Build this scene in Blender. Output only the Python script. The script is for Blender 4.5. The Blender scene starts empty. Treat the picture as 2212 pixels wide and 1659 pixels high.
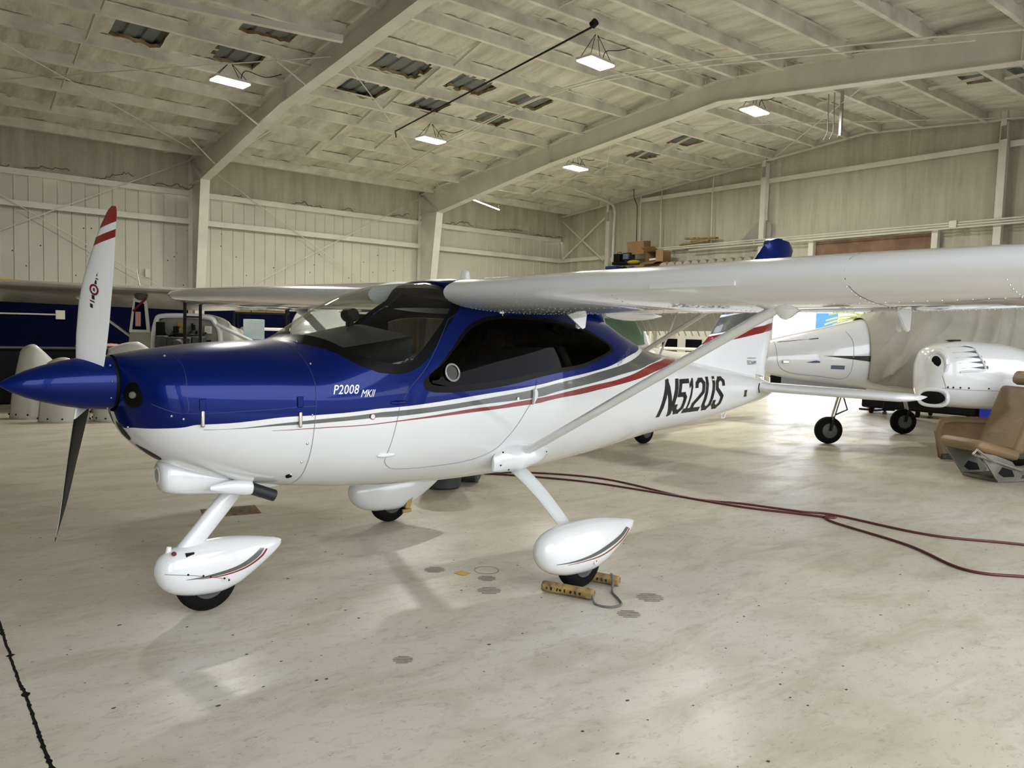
import bpy, bmesh, math, random
import numpy as np
from mathutils import Vector, Matrix
from mathutils.geometry import delaunay_2d_cdt
random.seed(7); RNG = np.random.default_rng(11)
SC = bpy.context.scene; COL = SC.collection
EXPO = 1.5
WORLD = 1.65
LAMP = 9
LAMPW = 80
OPEN = (-3.5, 13.0, 5.3)
# ------------------------------------------------------------------ camera, world, light, exposure
cam = bpy.data.cameras.new('camera'); cam.lens = 1660*36/2212; cam.sensor_width = 36; cam.clip_end = 500
co = bpy.data.objects.new('camera', cam); COL.objects.link(co); SC.camera = co
cy, cp, cr = math.radians(51.601), math.radians(-3.901), math.radians(1.665)
f_ = Vector((math.cos(cy)*math.cos(cp), math.sin(cy)*math.cos(cp), math.sin(cp)))
r0 = Vector((math.sin(cy), -math.cos(cy), 0)); u0 = r0.cross(f_)
r_ = math.cos(cr)*r0 + math.sin(cr)*u0; u_ = -math.sin(cr)*r0 + math.cos(cr)*u0
mw = Matrix((r_, u_, -f_)).transposed().to_4x4(); mw.translation = (0, 0, 1.63); co.matrix_world = mw
SC.view_settings.view_transform = 'Standard'; SC.view_settings.look = 'None'
SC.view_settings.gamma = 1; SC.view_settings.use_curve_mapping = False
SC.view_settings.exposure = EXPO
W = bpy.data.worlds.new('sky'); SC.world = W; W.use_nodes = True
bg = W.node_tree.nodes['Background']; bg.inputs[0].default_value = (.91, .94, 1.0, 1); bg.inputs[1].default_value = WORLD
SC.cycles.use_denoising = True; SC.cycles.max_bounces = 8; SC.cycles.diffuse_bounces = 5
SC.cycles.glossy_bounces = 4; SC.cycles.transmission_bounces = 4; SC.cycles.transparent_max_bounces = 12
SC.cycles.caustics_reflective = False; SC.cycles.caustics_refractive = False; SC.cycles.sample_clamp_indirect = 6
def area_light(name, loc, rot, sx, sy, power, color, portal=False):
    l = bpy.data.lights.new(name, 'AREA'); l.shape = 'RECTANGLE'; l.size = sx; l.size_y = sy; l.energy = power; l.color = color
    if portal: l.cycles.is_portal = True
    o = bpy.data.objects.new(name, l); o.location = loc; o.rotation_euler = rot; COL.objects.link(o); return o
# daylight enters by the wide door behind the camera and the small one in the end wall
SKYC = (.88, .94, 1.0)
area_light('door_portal', (4.75, -1.9, 2.65), (-math.pi/2, 0, 0), 16.5, 5.3, 1, SKYC, True)
area_light('end_door_portal', (19.75, 10.95, 1.7), (0, math.pi/2, 0), 3.4, 3.6, 1, SKYC, True)
# ------------------------------------------------------------------ materials
def nodes(name):
    m = bpy.data.materials.new(name); m.use_nodes = True; nt = m.node_tree
    return m, nt, nt.nodes['Principled BSDF'], nt.nodes, nt.links
def ramp(nt, fac, stops):
    r = nt.nodes.new('ShaderNodeValToRGB'); e = r.color_ramp.elements
    while len(e) < len(stops): e.new(.5)
    for el, (p, c) in zip(e, stops): el.position = p; el.color = (*c, 1) if len(c) == 3 else c
    nt.links.new(fac, r.inputs[0]); return r.outputs[0]
def noise(nt, scale, detail=4, rough=.55, stretch=None, dist=0.):
    tc = nt.nodes.new('ShaderNodeTexCoord'); n = nt.nodes.new('ShaderNodeTexNoise')
    n.inputs['Scale'].default_value = scale; n.inputs['Detail'].default_value = detail; n.inputs['Roughness'].default_value = rough
    n.inputs['Distortion'].default_value = dist
    if stretch:
        mp = nt.nodes.new('ShaderNodeMapping'); mp.inputs['Scale'].default_value = stretch
        nt.links.new(tc.outputs['Object'], mp.inputs[0]); nt.links.new(mp.outputs[0], n.inputs['Vector'])
    else: nt.links.new(tc.outputs['Object'], n.inputs['Vector'])
    return n.outputs['Fac']
def mixc(nt, fac, a, b, mode='MIX'):
    m = nt.nodes.new('ShaderNodeMix'); m.data_type = 'RGBA'; m.blend_type = mode
    for s, v in ((m.inputs[0], fac), (m.inputs[6], a), (m.inputs[7], b)):
        if hasattr(v, 'links'): nt.links.new(v, s)
        else: s.default_value = v if isinstance(v, (int, float)) else (*v, 1)
    return m.outputs[2]
def math_(nt, op, a, b=None, clamp=False):
    m = nt.nodes.new('ShaderNodeMath'); m.operation = op; m.use_clamp = clamp
    for s, v in zip(m.inputs, (a, b)):
        if v is None: continue
        if hasattr(v, 'links'): nt.links.new(v, s)
        else: s.default_value = v
    return m.outputs[0]
def bump(nt, p, h, strength, dist=.02):
    b = nt.nodes.new('ShaderNodeBump'); b.inputs['Strength'].default_value = strength; b.inputs['Distance'].default_value = dist
    nt.links.new(h, b.inputs['Height']); nt.links.new(b.outputs[0], p.inputs['Normal'])
def mat(name, col, rough=.5, metal=0., coat=0., var=.08, vs=3., bmp=0., bs=40., col2=None, spec=None):
    m, nt, p, N, L = nodes(name)
    c2 = col2 or tuple(max(0, c*(1-var*2)) for c in col)
    L.new(mixc(nt, ramp(nt, noise(nt, vs), [(.35, (0, 0, 0)), (.7, (1, 1, 1))]), col, c2), p.inputs['Base Color'])
    p.inputs['Roughness'].default_value = rough; p.inputs['Metallic'].default_value = metal
    p.inputs['Coat Weight'].default_value = coat; p.inputs['Coat Roughness'].default_value = .03
    if spec is not None: p.inputs['Specular IOR Level'].default_value = spec
    if bmp: bump(nt, p, noise(nt, bs, 6), bmp)
    return m
def emis(name, col, s):
    m, nt, p, N, L = nodes(name); p.inputs['Base Color'].default_value = (*col, 1)
    p.inputs['Emission Color'].default_value = (*col, 1); p.inputs['Emission Strength'].default_value = s; return m
def glassm(name, tint, refl=.04, rough=.01, ior=1.3):
    m, nt, p, N, L = nodes(name); N.remove(p)
    t = N.new('ShaderNodeBsdfTransparent'); t.inputs[0].default_value = (*tint, 1)
    g = N.new('ShaderNodeBsdfGlossy'); g.inputs['Roughness'].default_value = rough
    fr = N.new('ShaderNodeFresnel'); ge = N.new('ShaderNodeNewGeometry'); mi_ = N.new('ShaderNodeMix'); mi_.inputs[2].default_value = ior; mi_.inputs[3].default_value = 1/ior; L.new(ge.outputs['Backfacing'], mi_.inputs[0]); L.new(mi_.outputs[0], fr.inputs[0])
    x = N.new('ShaderNodeMixShader'); L.new(math_(nt, 'ADD', fr.outputs[0], refl - .04, True), x.inputs[0])
    L.new(t.outputs[0], x.inputs[1]); L.new(g.outputs[0], x.inputs[2]); L.new(x.outputs[0], N['Material Output'].inputs[0]); return m
white = mat('white_paint', (.76, .775, .78), .22, 0, 1., var=.01)
white2 = mat('old_white_paint', (.66, .65, .59), .38, 0, .35, var=.06, vs=2)
blue = mat('metallic_blue_paint', (.0002, .010, .125), .28, .4, .28, var=.04, spec=.12)
grey = mat('grey_stripe_paint', (.09, .095, .088), .3, .2, 1., var=.02)
red = mat('red_stripe_paint', (.22, .002, .004), .3, 0, 1., var=.02)
navy = mat('navy_stripe_paint', (.004, .006, .06), .3, 0, 1.)
black = mat('black_rubber', (.004, .004, .004), .8, spec=.15, bmp=.2, bs=80)
frit = mat('black_window_band', (.003, .003, .0035), .35, spec=.12)
blackm = mat('black_metal', (.007, .007, .007), .55, .2, spec=.2)
chrome = mat('bright_metal', (.62, .6, .56), .28, 1.)
alu = mat('dull_aluminium', (.42, .42, .40), .42, .9, bmp=.05)
brass = mat('gold_zinc_bracket', (.42, .30, .09), .45, .7)
decal = mat('black_decal', (.006, .006, .006), .35)
silverd = mat('silver_decal', (.7, .72, .7), .25, .6)
redd = mat('red_decal', (.16, .006, .012), .4)
greyd = mat('thin_grey_decal', (.12, .14, .2), .4)
seam = mat('panel_gap', (.25, .26, .27), .7)
seamb = mat('panel_gap_on_blue', (.01, .03, .14), .5)
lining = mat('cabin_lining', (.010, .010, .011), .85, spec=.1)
dashm = mat('glare_shield_vinyl', (.03, .033, .036), .7, bmp=.15, bs=120)
tan = mat('tan_leather', (.24, .16, .08), .5, bmp=.15, bs=30, var=.12)
seatm = mat('brown_seat_leather', (.30, .19, .13), .55)
papr = mat('beige_paper', (.62, .50, .38), .8)
shield = glassm('windshield_acrylic', (.80, .82, .78), .05, ior=1.38)
tint = glassm('tinted_window', (.045, .04, .038), .04, ior=1.15)
greengl = glassm('green_tinted_window', (.32, .47, .36), .08)
# hangar
def foam(name, rib_axis, base=(.82, .80, .69), dirt=(.36, .335, .25)):
    m, nt, p, N, L = nodes(name)
    s1 = (1, .12, 1) if rib_axis == 'y' else ((1, 1, .12) if rib_axis == 'zx' else (1, 1, .1))
    a = ramp(nt, noise(nt, 3.6, 6, .65, s1), [(.40, (0, 0, 0)), (.66, (1, 1, 1))])
    b = ramp(nt, noise(nt, .7, 4, .6), [(.40, (0, 0, 0)), (.75, (1, 1, 1))])
    f = math_(nt, 'ADD', math_(nt, 'MULTIPLY', a, .55), math_(nt, 'MULTIPLY', b, .25), True)
    L.new(mixc(nt, f, base, dirt), p.inputs['Base Color']); p.inputs['Roughness'].default_value = .85
    bump(nt, p, noise(nt, 7, 8, .72), 1., .05); return m
foam_roof = foam('sprayed_foam_on_roof', 'y')
foam_wall = foam('sprayed_foam_on_wall', 'z', (.62, .60, .49))
deckm = mat('bare_roof_sheet', (.17, .19, .18), .5, .1)
foamedge = mat('torn_brown_foam', (.19, .10, .035), .9, bmp=.8, bs=25, col2=(.45, .36, .22))
panelw = mat('painted_wall_sheet', (.56, .55, .46), .5, var=.05, vs=1.2, bmp=.05)
steel = mat('cream_painted_steel', (.70, .68, .595), .5, var=.08, vs=1.5, bmp=.06, bs=12)
steel_dk = mat('cream_sprayed_purlin', (.78, .76, .66), .75, var=.16, vs=2.2, bmp=.5, bs=9)
navyw = mat('navy_wall_paint', (.0008, .002, .022), .8, var=.1, spec=.08)
lamp = emis('led_panel', (1, .98, .92), LAMP)
rust = mat('rusty_brown_sheet', (.15, .085, .055), .75, var=.25, vs=2, col2=(.25, .16, .11))
card = mat('cardboard', (.27, .165, .075), .8, var=.1)
cover = mat('canvas_cover', (.42, .40, .33), .85, var=.08, vs=4, bmp=.25, bs=90)
plastic = mat('grey_bin_plastic', (.055, .065, .065), .5, var=.2)
woodm = mat('weathered_yellow_wood', (.42, .29, .09), .75, var=.3, vs=14, bmp=.5, bs=30, col2=(.10, .06, .035))
ropem = mat('grey_rope', (.16, .15, .14), .9, bmp=.5, bs=150)
hosem = mat('dark_red_hose', (.10, .012, .014), .5)
orangem = mat('orange_plastic', (.62, .22, .03), .5)
def floor_mat():
    m, nt, p, N, L = nodes('sealed_concrete')
    big = ramp(nt, noise(nt, .35, 5, .6, (1, 1.6, 1)), [(.38, (0, 0, 0)), (.68, (1, 1, 1))])
    mid = ramp(nt, noise(nt, 1.7, 8, .68, (.7, 1.7, 1), .6), [(.46, (0, 0, 0)), (.68, (1, 1, 1))])
    fine = ramp(nt, noise(nt, 11, 9, .78, (1, 1.5, 1), .5), [(.53, (0, 0, 0)), (.68, (1, 1, 1))])
    spk = ramp(nt, noise(nt, 26, 3, .6, (1, 2.2, 1)), [(.66, (0, 0, 0)), (.71, (1, 1, 1))])
    c = mixc(nt, math_(nt, 'MULTIPLY', big, .6), (.60, .57, .485), (.44, .385, .27))
    c = mixc(nt, math_(nt, 'MULTIPLY', mid, .6), c, (.35, .30, .205))
    c = mixc(nt, math_(nt, 'MULTIPLY', fine, .55), c, (.25, .215, .16))
    c = mixc(nt, math_(nt, 'MULTIPLY', spk, .7), c, (.10, .085, .07))
    L.new(c, p.inputs['Base Color'])
    L.new(math_(nt, 'ADD', math_(nt, 'MULTIPLY', mid, .12), .34), p.inputs['Roughness']); p.inputs['Specular IOR Level'].default_value = .27
    bump(nt, p, noise(nt, 5, 4), .03, .01); return m
floorm = floor_mat()
# ------------------------------------------------------------------ mesh building
class MB:
    def __init__(s): s.v = []; s.f = []; s.m = []
    def add(s, vs, fs, m=0):
        n = len(s.v); s.v += [tuple(map(float, v)) for v in vs]; s.f += [tuple(n+i for i in f) for f in fs]; s.m += [m]*len(fs); return s
    def box(s, c, d, rot=None, m=0, taper=1.):
        x, y, z = (k/2 for k in d); pts = [Vector((sx*x*(taper if sz > 0 else 1), sy*y*(taper if sz > 0 else 1), sz*z)) for sz in (-1, 1) for sy in (-1, 1) for sx in (-1, 1)]
        if rot is not None: pts = [rot @ p for p in pts]
        c = Vector(c); return s.add([p + c for p in pts], [(0, 2, 3, 1), (4, 5, 7, 6), (0, 1, 5, 4), (2, 6, 7, 3), (0, 4, 6, 2), (1, 3, 7, 5)], m)
    def beam(s, a, b, w, h, up=(0, 0, 1), m=0):
        a, b = Vector(a), Vector(b); d = b - a; x = d.normalized(); y = Vector(up).cross(x).normalized(); z = x.cross(y)
        return s.box((a+b)/2, (d.length, w, h), Matrix((x, y, z)).transposed(), m)
    def tube(s, pts, r, n=10, m=0, caps=True, flat=1., up=None):
        pts = [Vector(p) for p in pts]; rs = r if hasattr(r, '__len__') else [r]*len(pts); base = len(s.v); ref = Vector(up) if up else None; rings = []
        for i, p in enumerate(pts):
            t = (pts[min(i+1, len(pts)-1)] - pts[max(i-1, 0)]).normalized()
            if ref is None: ref = Vector((0, 0, 1)) if abs(t.z) < .9 else Vector((1, 0, 0))
            a = (ref - t*ref.dot(t)).normalized(); b = t.cross(a); ref = a
            rings.append([p + a*math.cos(k*2*math.pi/n)*rs[i] + b*math.sin(k*2*math.pi/n)*rs[i]*flat for k in range(n)])
        fs = [(i*n+k, i*n+(k+1) % n, (i+1)*n+(k+1) % n, (i+1)*n+k) for i in range(len(pts)-1) for k in range(n)]
        if caps: fs += [tuple(range(n))[::-1], tuple((len(pts)-1)*n+k for k in range(n))]
        return s.add([v for r_ in rings for v in r_], fs, m)
    def lathe(s, o, axis, prof, n=32, m=0, caps=True):
        o = Vector(o); ax = Vector(axis).normalized(); a = ax.orthogonal().normalized(); b = ax.cross(a)
        vs = [o + ax*h + (a*math.cos(k*2*math.pi/n) + b*math.sin(k*2*math.pi/n))*max(r, 1e-4) for h, r in prof for k in range(n)]
        fs = [(i*n+k, i*n+(k+1) % n, (i+1)*n+(k+1) % n, (i+1)*n+k) for i in range(len(prof)-1) for k in range(n)]
        if caps: fs += [tuple(range(n))[::-1], tuple((len(prof)-1)*n+k for k in range(n))]
        return s.add(vs, fs, m)
    def grid(s, P, m=0, closed=False):
        nu, nv = len(P), len(P[0]); fs = [(i*nv+j, i*nv+(j+1) % nv, (i+1)*nv+(j+1) % nv, (i+1)*nv+j) for i in range(nu-1) for j in range(nv if closed else nv-1)]
        return s.add([p for r_ in P for p in r_], fs, m)
    def prism(s, poly, f0, f1, m=0):
        n = len(poly); return s.add([f0(*p) for p in poly] + [f1(*p) for p in poly], [tuple(range(n))[::-1], tuple(range(n, 2*n))] + [(i, (i+1) % n, n+(i+1) % n, n+i) for i in range(n)], m)
    def ball(s, c, r, sc=(1, 1, 1), nu=8, nv=12, m=0):
        c = Vector(c); P = [[c + Vector((r*sc[0]*math.sin(math.pi*i/nu)*math.cos(2*math.pi*j/nv), r*sc[1]*math.sin(math.pi*i/nu)*math.sin(2*math.pi*j/nv), r*sc[2]*math.cos(math.pi*i/nu))) for j in range(nv)] for i in range(nu+1)]
        return s.grid(P, m, True)
    def build(s, name, mats, parent=None, smooth=True, ang=35, bevel=0., **tags):
        me = bpy.data.meshes.new(name); me.from_pydata(s.v, [], s.f); mats = mats if isinstance(mats, (list, tuple)) else [mats]
        for m in mats: me.materials.append(m)
        if len(mats) > 1: me.polygons.foreach_set('material_index', s.m)
        bm = bmesh.new(); bm.from_mesh(me); bmesh.ops.remove_doubles(bm, verts=bm.verts, dist=1e-5); bmesh.ops.delete(bm, geom=[v for v in bm.verts if not v.link_faces], context='VERTS'); bmesh.ops.recalc_face_normals(bm, faces=bm.faces); bm.to_mesh(me); bm.free()
        if smooth: me.shade_smooth(); me.set_sharp_from_angle(angle=math.radians(ang))
        o = bpy.data.objects.new(name, me); COL.objects.link(o)
        if parent: o.parent = parent
        if bevel:
            b = o.modifiers.new('bevel', 'BEVEL'); b.width = bevel; b.segments = 2; b.limit_method = 'ANGLE'; b.angle_limit = math.radians(40)
        for k, v in tags.items(): o[k] = v
        return o
def thing(name, label, cat, loc=(0, 0, 0), rz=0., group=None):
    o = bpy.data.objects.new(name, None); COL.objects.link(o); o.location = loc; o.rotation_euler = (0, 0, rz); o.empty_display_size = .1
    o['label'] = label; o['category'] = cat
    if group: o['group'] = group
    return o
def tag(o, label, cat, group=None):
    o['label'] = label; o['category'] = cat
    if group: o['group'] = group
    return o
def struct(o): o['kind'] = 'structure'; return o
def origin(o, loc):
    """move the origin of an unparented mesh to loc without moving the mesh"""
    loc = Vector(loc); o.data.transform(Matrix.Translation(-loc)); o.location = loc; return o
def dup(root, loc, rz=None, label=None):
    r = root.copy(); COL.objects.link(r); r.location = loc
    if rz is not None: r.rotation_euler = (0, 0, rz)
    if label: r['label'] = label
    for ch in root.children:
        c = ch.copy(); COL.objects.link(c); c.parent = r
        for g in ch.children: d = g.copy(); COL.objects.link(d); d.parent = c
    return r
def text_tris(txt, size=1., shear=0., space=1.):
    """flat letters as (2-D points, faces), baseline at 0, cap height about .73*size"""
    cu = bpy.data.curves.new('lettering', 'FONT'); cu.body = txt; cu.size = size; cu.shear = shear; cu.space_character = space; cu.resolution_u = 3
    o = bpy.data.objects.new('lettering', cu); COL.objects.link(o); dg = bpy.context.evaluated_depsgraph_get(); me = bpy.data.meshes.new_from_object(o.evaluated_get(dg))
    V = [(v.co.x, v.co.y) for v in me.vertices]; F = [tuple(p.vertices) for p in me.polygons]
    bpy.data.objects.remove(o); bpy.data.meshes.remove(me); bpy.data.curves.remove(cu); return V, F
# ------------------------------------------------------------------ lofted bodies
# x, half width, top z, bottom z, widest z, top exponent, bottom exponent
FUS = np.array([
 (-2.440,.150,1.452,1.160,1.300,2.0,2.0),
 (-2.420,.205,1.456,1.100,1.290,2.1,2.1),
 (-2.380,.280,1.462,1.030,1.270,2.2,2.1),
 (-2.300,.355,1.475,.945,1.245,2.3,2.2),
 (-2.200,.405,1.490,.875,1.225,2.35,2.2),
 (-2.000,.462,1.515,.790,1.200,2.4,2.2),
 (-1.800,.502,1.530,.728,1.190,2.4,2.2),
 (-1.560,.540,1.543,.683,1.180,2.35,2.2),
 (-1.480,.552,1.572,.671,1.175,2.3,2.2),
 (-1.380,.565,1.640,.660,1.170,2.2,2.25),
 (-1.225,.585,1.748,.640,1.165,2.15,2.3),
 (-1.030,.602,1.846,.622,1.160,2.15,2.3),
 (-.785,.612,1.913,.608,1.155,2.25,2.35),
 (-.284,.620,1.952,.592,1.150,2.5,2.4),
 (.200,.615,1.955,.592,1.150,2.6,2.4),
 (.600,.590,1.925,.612,1.150,2.5,2.35),
 (1.000,.545,1.840,.640,1.145,2.35,2.3),
 (1.500,.470,1.645,.690,1.135,2.2,2.25),
 (2.000,.395,1.492,.740,1.125,2.1,2.2),
 (2.600,.315,1.410,.775,1.110,2.1,2.15),
 (3.300,.225,1.320,.850,1.090,2.1,2.1),
 (3.900,.150,1.238,.930,1.085,2.0,2.0),
 (4.300,.085,1.160,1.010,1.085,2.0,2.0),
 (4.480,.025,1.105,1.060,1.085,2.0,2.0)])
def pchip_slopes(x, y):
    h = np.diff(x); d = np.diff(y, axis=0) / h[:, None]
    m = np.zeros_like(y)
    a, b = d[:-1], d[1:]
    w1 = (2*h[1:] + h[:-1])[:, None]; w2 = (h[1:] + 2*h[:-1])[:, None]
    ok = a*b > 0
    m[1:-1][ok] = ((w1 + w2) / (w1/np.where(ok, a, 1) + w2/np.where(ok, b, 1)))[ok]
    m[0], m[-1] = d[0], d[-1]
    return m
class Body:
    """loft of superellipse sections; rows: x, half width, top z, bottom z, widest z, top exponent, bottom exponent"""
    def __init__(s, rows, cy=0.):
        s.T = np.array(rows, float); s.S = pchip_slopes(s.T[:, 0], s.T[:, 1:]); s.cy = cy
    def par(s, x):
        T = s.T; x = np.clip(np.atleast_1d(np.asarray(x, float)), T[0, 0], T[-1, 0]); i = np.clip(np.searchsorted(T[:, 0], x, side='right')-1, 0, len(T)-2)
        h = T[i+1, 0]-T[i, 0]; t = ((x-T[i, 0])/h)[:, None]; h = h[:, None]; p0, p1, m0, m1 = T[i, 1:], T[i+1, 1:], s.S[i], s.S[i+1]
        return (2*t**3-3*t**2+1)*p0+(t**3-2*t**2+t)*h*m0+(-2*t**3+3*t**2)*p1+(t**3-t**2)*h*m1
    def pt(s, x, phi):
        x = np.atleast_1d(np.asarray(x, float)); p = s.par(x); r = np.radians(np.atleast_1d(np.asarray(phi, float))); c, sn = np.cos(r), np.sin(r)
        n = np.where(sn >= 0, p[:, 4], p[:, 5]); hh = np.where(sn >= 0, p[:, 1]-p[:, 3], p[:, 3]-p[:, 2])
        y = s.cy-p[:, 0]*np.sign(c)*np.abs(c)**(2/n); z = p[:, 3]+hh*np.sign(sn)*np.abs(sn)**(2/n)
        return np.stack([np.broadcast_to(x, y.shape), y, z], 1)
    def side(s, x, z, off=0., sg=-1):
        """point of the flank (sg -1 port, +1 starboard) at station x and height z"""
        p = s.par(x)[0]; dz = z-p[3]; n = p[4] if dz >= 0 else p[5]; hh = p[1]-p[3] if dz >= 0 else p[3]-p[2]
        q = max(0., 1-min(1., abs(dz/hh))**n); return (x, s.cy+sg*(p[0]*q**(1/n)+off), z)
    def mesh(s, nx=40, nphi=40, x0=None, x1=None, off=0.):
        a, b = s.T[0, 0] if x0 is None else x0, s.T[-1, 0] if x1 is None else x1
        u = np.linspace(0, 1, nx); xs = a+(b-a)*u
        if x0 is None: xs = a+(b-a)*(.5*u+.5*(1-np.cos(np.pi*u))/2)
        ph = np.linspace(0, 360, nphi, endpoint=False)
        mb = MB(); P = [s.pt(np.full(nphi, x), ph) for x in xs]
        if off:
            P = [q.copy() for q in P]
            for q in P: c = q.mean(0); d = q-c; d[:, 0] = 0; q += d/np.maximum(np.linalg.norm(d, axis=1)[:, None], 1e-6)*off
        mb.grid(P, 0, True); n = nphi; mb.f.append(tuple(range(n))[::-1]); mb.m.append(0); mb.f.append(tuple((nx-1)*n+k for k in range(n))); mb.m.append(0); return mb
def cat_rom(P, k=6, closed=False):
    P = [np.array(p, float) for p in P]; n = len(P); out = []
    for i in range(n if closed else n-1):
        g = (lambda j: P[j % n]) if closed else (lambda j: P[min(max(j, 0), n-1)])
        a, b, c, d = g(i-1), g(i), g(i+1), g(i+2)
        for t in np.arange(k)/k: out.append(.5*((2*b)+(-a+c)*t+(2*a-5*b+4*c-d)*t*t+(-a+3*b-3*c+d)*t**3))
    if not closed: out.append(P[-1])
    return np.array(out)
def in_poly(P, poly):
    x, y = P[:, 0], P[:, 1]; r = np.zeros(len(P), bool); j = len(poly)-1
    for i in range(len(poly)):
        xi, yi, xj, yj = *poly[i], *poly[j]
        with np.errstate(divide='ignore', invalid='ignore'): r ^= ((yi > y) != (yj > y)) & (x < (xj-xi)*(y-yi)/(yj-yi+1e-30)+xi)
        j = i
    return r
def cdt(points, loops, lines=()):
    V = [tuple(p) for p in points]; E = []
    for L in list(loops)+list(lines):
        n0 = len(V); V += [tuple(p) for p in L]; E += [(n0+i, n0+i+1) for i in range(len(L)-1)]
        if any(L is q for q in loops): E.append((n0+len(L)-1, n0))
    r = delaunay_2d_cdt([Vector(v) for v in V], E, [], 0, 1e-6)
    return np.array([tuple(v) for v in r[0]]), np.array([f for f in r[2] if len(f) == 3])
def patch(mb, body, poly, off=.003, sg=-1, step=.06, m=0, smooth=3):
    """thin patch lying on the flank of a body; poly in (x, z)"""
    poly = cat_rom(poly, smooth, True) if smooth > 1 else np.array(poly, float)
    a, b = poly.min(0), poly.max(0); g = np.array([(x, z) for x in np.arange(a[0]+step/2, b[0], step) for z in np.arange(a[1]+step/2, b[1], step)]).reshape(-1, 2)
    g = g[in_poly(g, poly)] if len(g) else g
    V, F = cdt(g, [poly]); F = F[in_poly(V[F].mean(1), poly)]
    mb.add([body.side(x, z, off, sg) for x, z in V], F.tolist(), m); return mb
def strip(mb, body, line, w, off=.003, sg=-1, m=0, k=5):
    """narrow band following (x, z) points on the flank"""
    L = cat_rom(line, k); d = np.gradient(L, axis=0); n = np.stack([-d[:, 1], d[:, 0]], 1); n /= np.linalg.norm(n, axis=1)[:, None]+1e-9
    mb.grid([[body.side(*(p+q*w/2), off, sg), body.side(*(p-q*w/2), off, sg)] for p, q in zip(L, n)], m); return mb
def band(mb, body, x, phi0, phi1, w, off=.002, m=0, n=40):
    """ring-wise line at station x"""
    R = []
    for ph in np.linspace(phi0, phi1, n):
        q = []
        for dx in (-w/2, w/2):
            p = body.pt(x+dx, ph)[0]; c = np.array([x, body.cy, body.par(x)[0][3]]); d = p-c; d[0] = 0; q.append(p+d/np.linalg.norm(d)*off)
        R.append(q)
    mb.grid(R, m); return mb
def af(a=0., b=1., th=.13, cam=.025, n=16):
    """closed airfoil loop between chord fractions a and b -> (x, z) in chords, over the top from b to a, back under"""
    def h(x):
        t = 5*th*(.2969*math.sqrt(x)-.126*x-.3516*x*x+.2843*x**3-.1036*x**4); p = .4
        c = cam/p**2*(2*p*x-x*x) if x < p else cam/(1-p)**2*((1-2*p)+2*p*x-x*x); return c+t, c-t
    u = (1-np.cos(np.linspace(0, np.pi, n+1)))/2 if a == 0 else np.linspace(0, 1, n+1)
    if a == 0: u = 1-np.cos(np.linspace(0, np.pi/2, n+1))
    xs = a+(b-a)*u; up = [(x, h(x)[0]) for x in xs[::-1]]; lo = [(x, h(x)[1]) for x in xs[(1 if a == 0 else 0):]]
    return up+lo
def wing_mesh(secs, a=0., b=1., th=.13, cam=.025, n=16, round_tip=True):
    """secs: (y, leading edge x, chord, z, twist deg)"""
    L = af(a, b, th, cam, n); P = []
    for (y, xl, c, z, tw) in secs:
        t = math.radians(tw); P.append([(xl+c*(x*math.cos(t)+h*math.sin(t)), y, z+c*(h*math.cos(t)-x*math.sin(t))) for x, h in L])
    mb = MB(); mb.grid(P, 0, True); k = len(L); mb.f += [tuple(range(k))[::-1], tuple((len(secs)-1)*k+i for i in range(k))]; mb.m += [0, 0]; return mb
# ------------------------------------------------------------------ the blue and white aeroplane
HULL = Body(FUS)
plane = thing('light_airplane', 'foreground high-wing aeroplane, metallic blue nose over glossy white belly with grey and red stripes', 'airplane', (3.265, 4.583, 0), math.radians(5))
CB = cat_rom([(-2.44, -80), (-2.411, -76.8), (-2.386, -50.2), (-2.317, -30.2), (-2.21, -18.6), (-2.112, -12.6), (-1.804, -5.3), (-1.577, -3.1), (-1.253, -.1), (-1.066, .8), (-.576, 2.8), (-.212, 3.9), (.03, 4.9), (.234, 6.4), (.677, 11.3), (.983, 18.1), (1.26, 29.9), (1.498, 44.4), (1.64, 62), (1.70, 90)])
CG1 = cat_rom([(-2.13, -17.2), (-2.021, -14.1), (-1.802, -8.9), (-1.576, -5.6), (-1.253, -1.7), (-1.066, -.5), (-.576, 1.3), (-.212, 2.6), (.003, 3.5), (.234, 5.2), (.623, 9.3), (1.057, 17.8), (1.343, 29.8), (1.59, 48), (1.70, 66), (1.76, 90)])
CG2 = cat_rom([(-2.13, -17.6), (-2.001, -13.9), (-1.801, -10.1), (-1.574, -7.8), (-1.252, -3.9), (-1.064, -3), (-.575, 0), (-.004, 1), (.235, 2.3), (.783, 7.2), (1.29, 17.7), (1.621, 31.8), (1.90, 49), (2.138, 70), (2.22, 90)])
CR1 = cat_rom([(-1.80, -12.9), (-1.572, -10.4), (-1.063, -5.2), (-.574, -.9), (-.21, .2), (.236, 1.6), (.674, 4.8), (1.047, 9.5), (1.362, 18.6), (1.802, 40.6), (2.10, 60), (2.252, 74), (2.30, 90)])
CR2 = cat_rom([(-1.80, -13.1), (-1.572, -10.9), (-1.063, -5.8), (-.573, -2.5), (-.209, -.9), (.237, .5), (.675, 2.4), (1.152, 7.9), (1.516, 17.7), (1.923, 36.5), (2.20, 54), (2.36, 72), (2.42, 90)])
WSO = [(-1.55, 90), (-1.54, 79.8), (-1.498, 60.8), (-1.342, 31.3), (-1.214, 20.2), (-1.139, 17.3), (-1.06, 16), (-.965, 16.8), (-.845, 21.2), (-.679, 33.9), (-.494, 49.1), (-.45, 54.1), (-.436, 59.8), (-.44, 65), (-.462, 72), (-.475, 80), (-.48, 90)]
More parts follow.
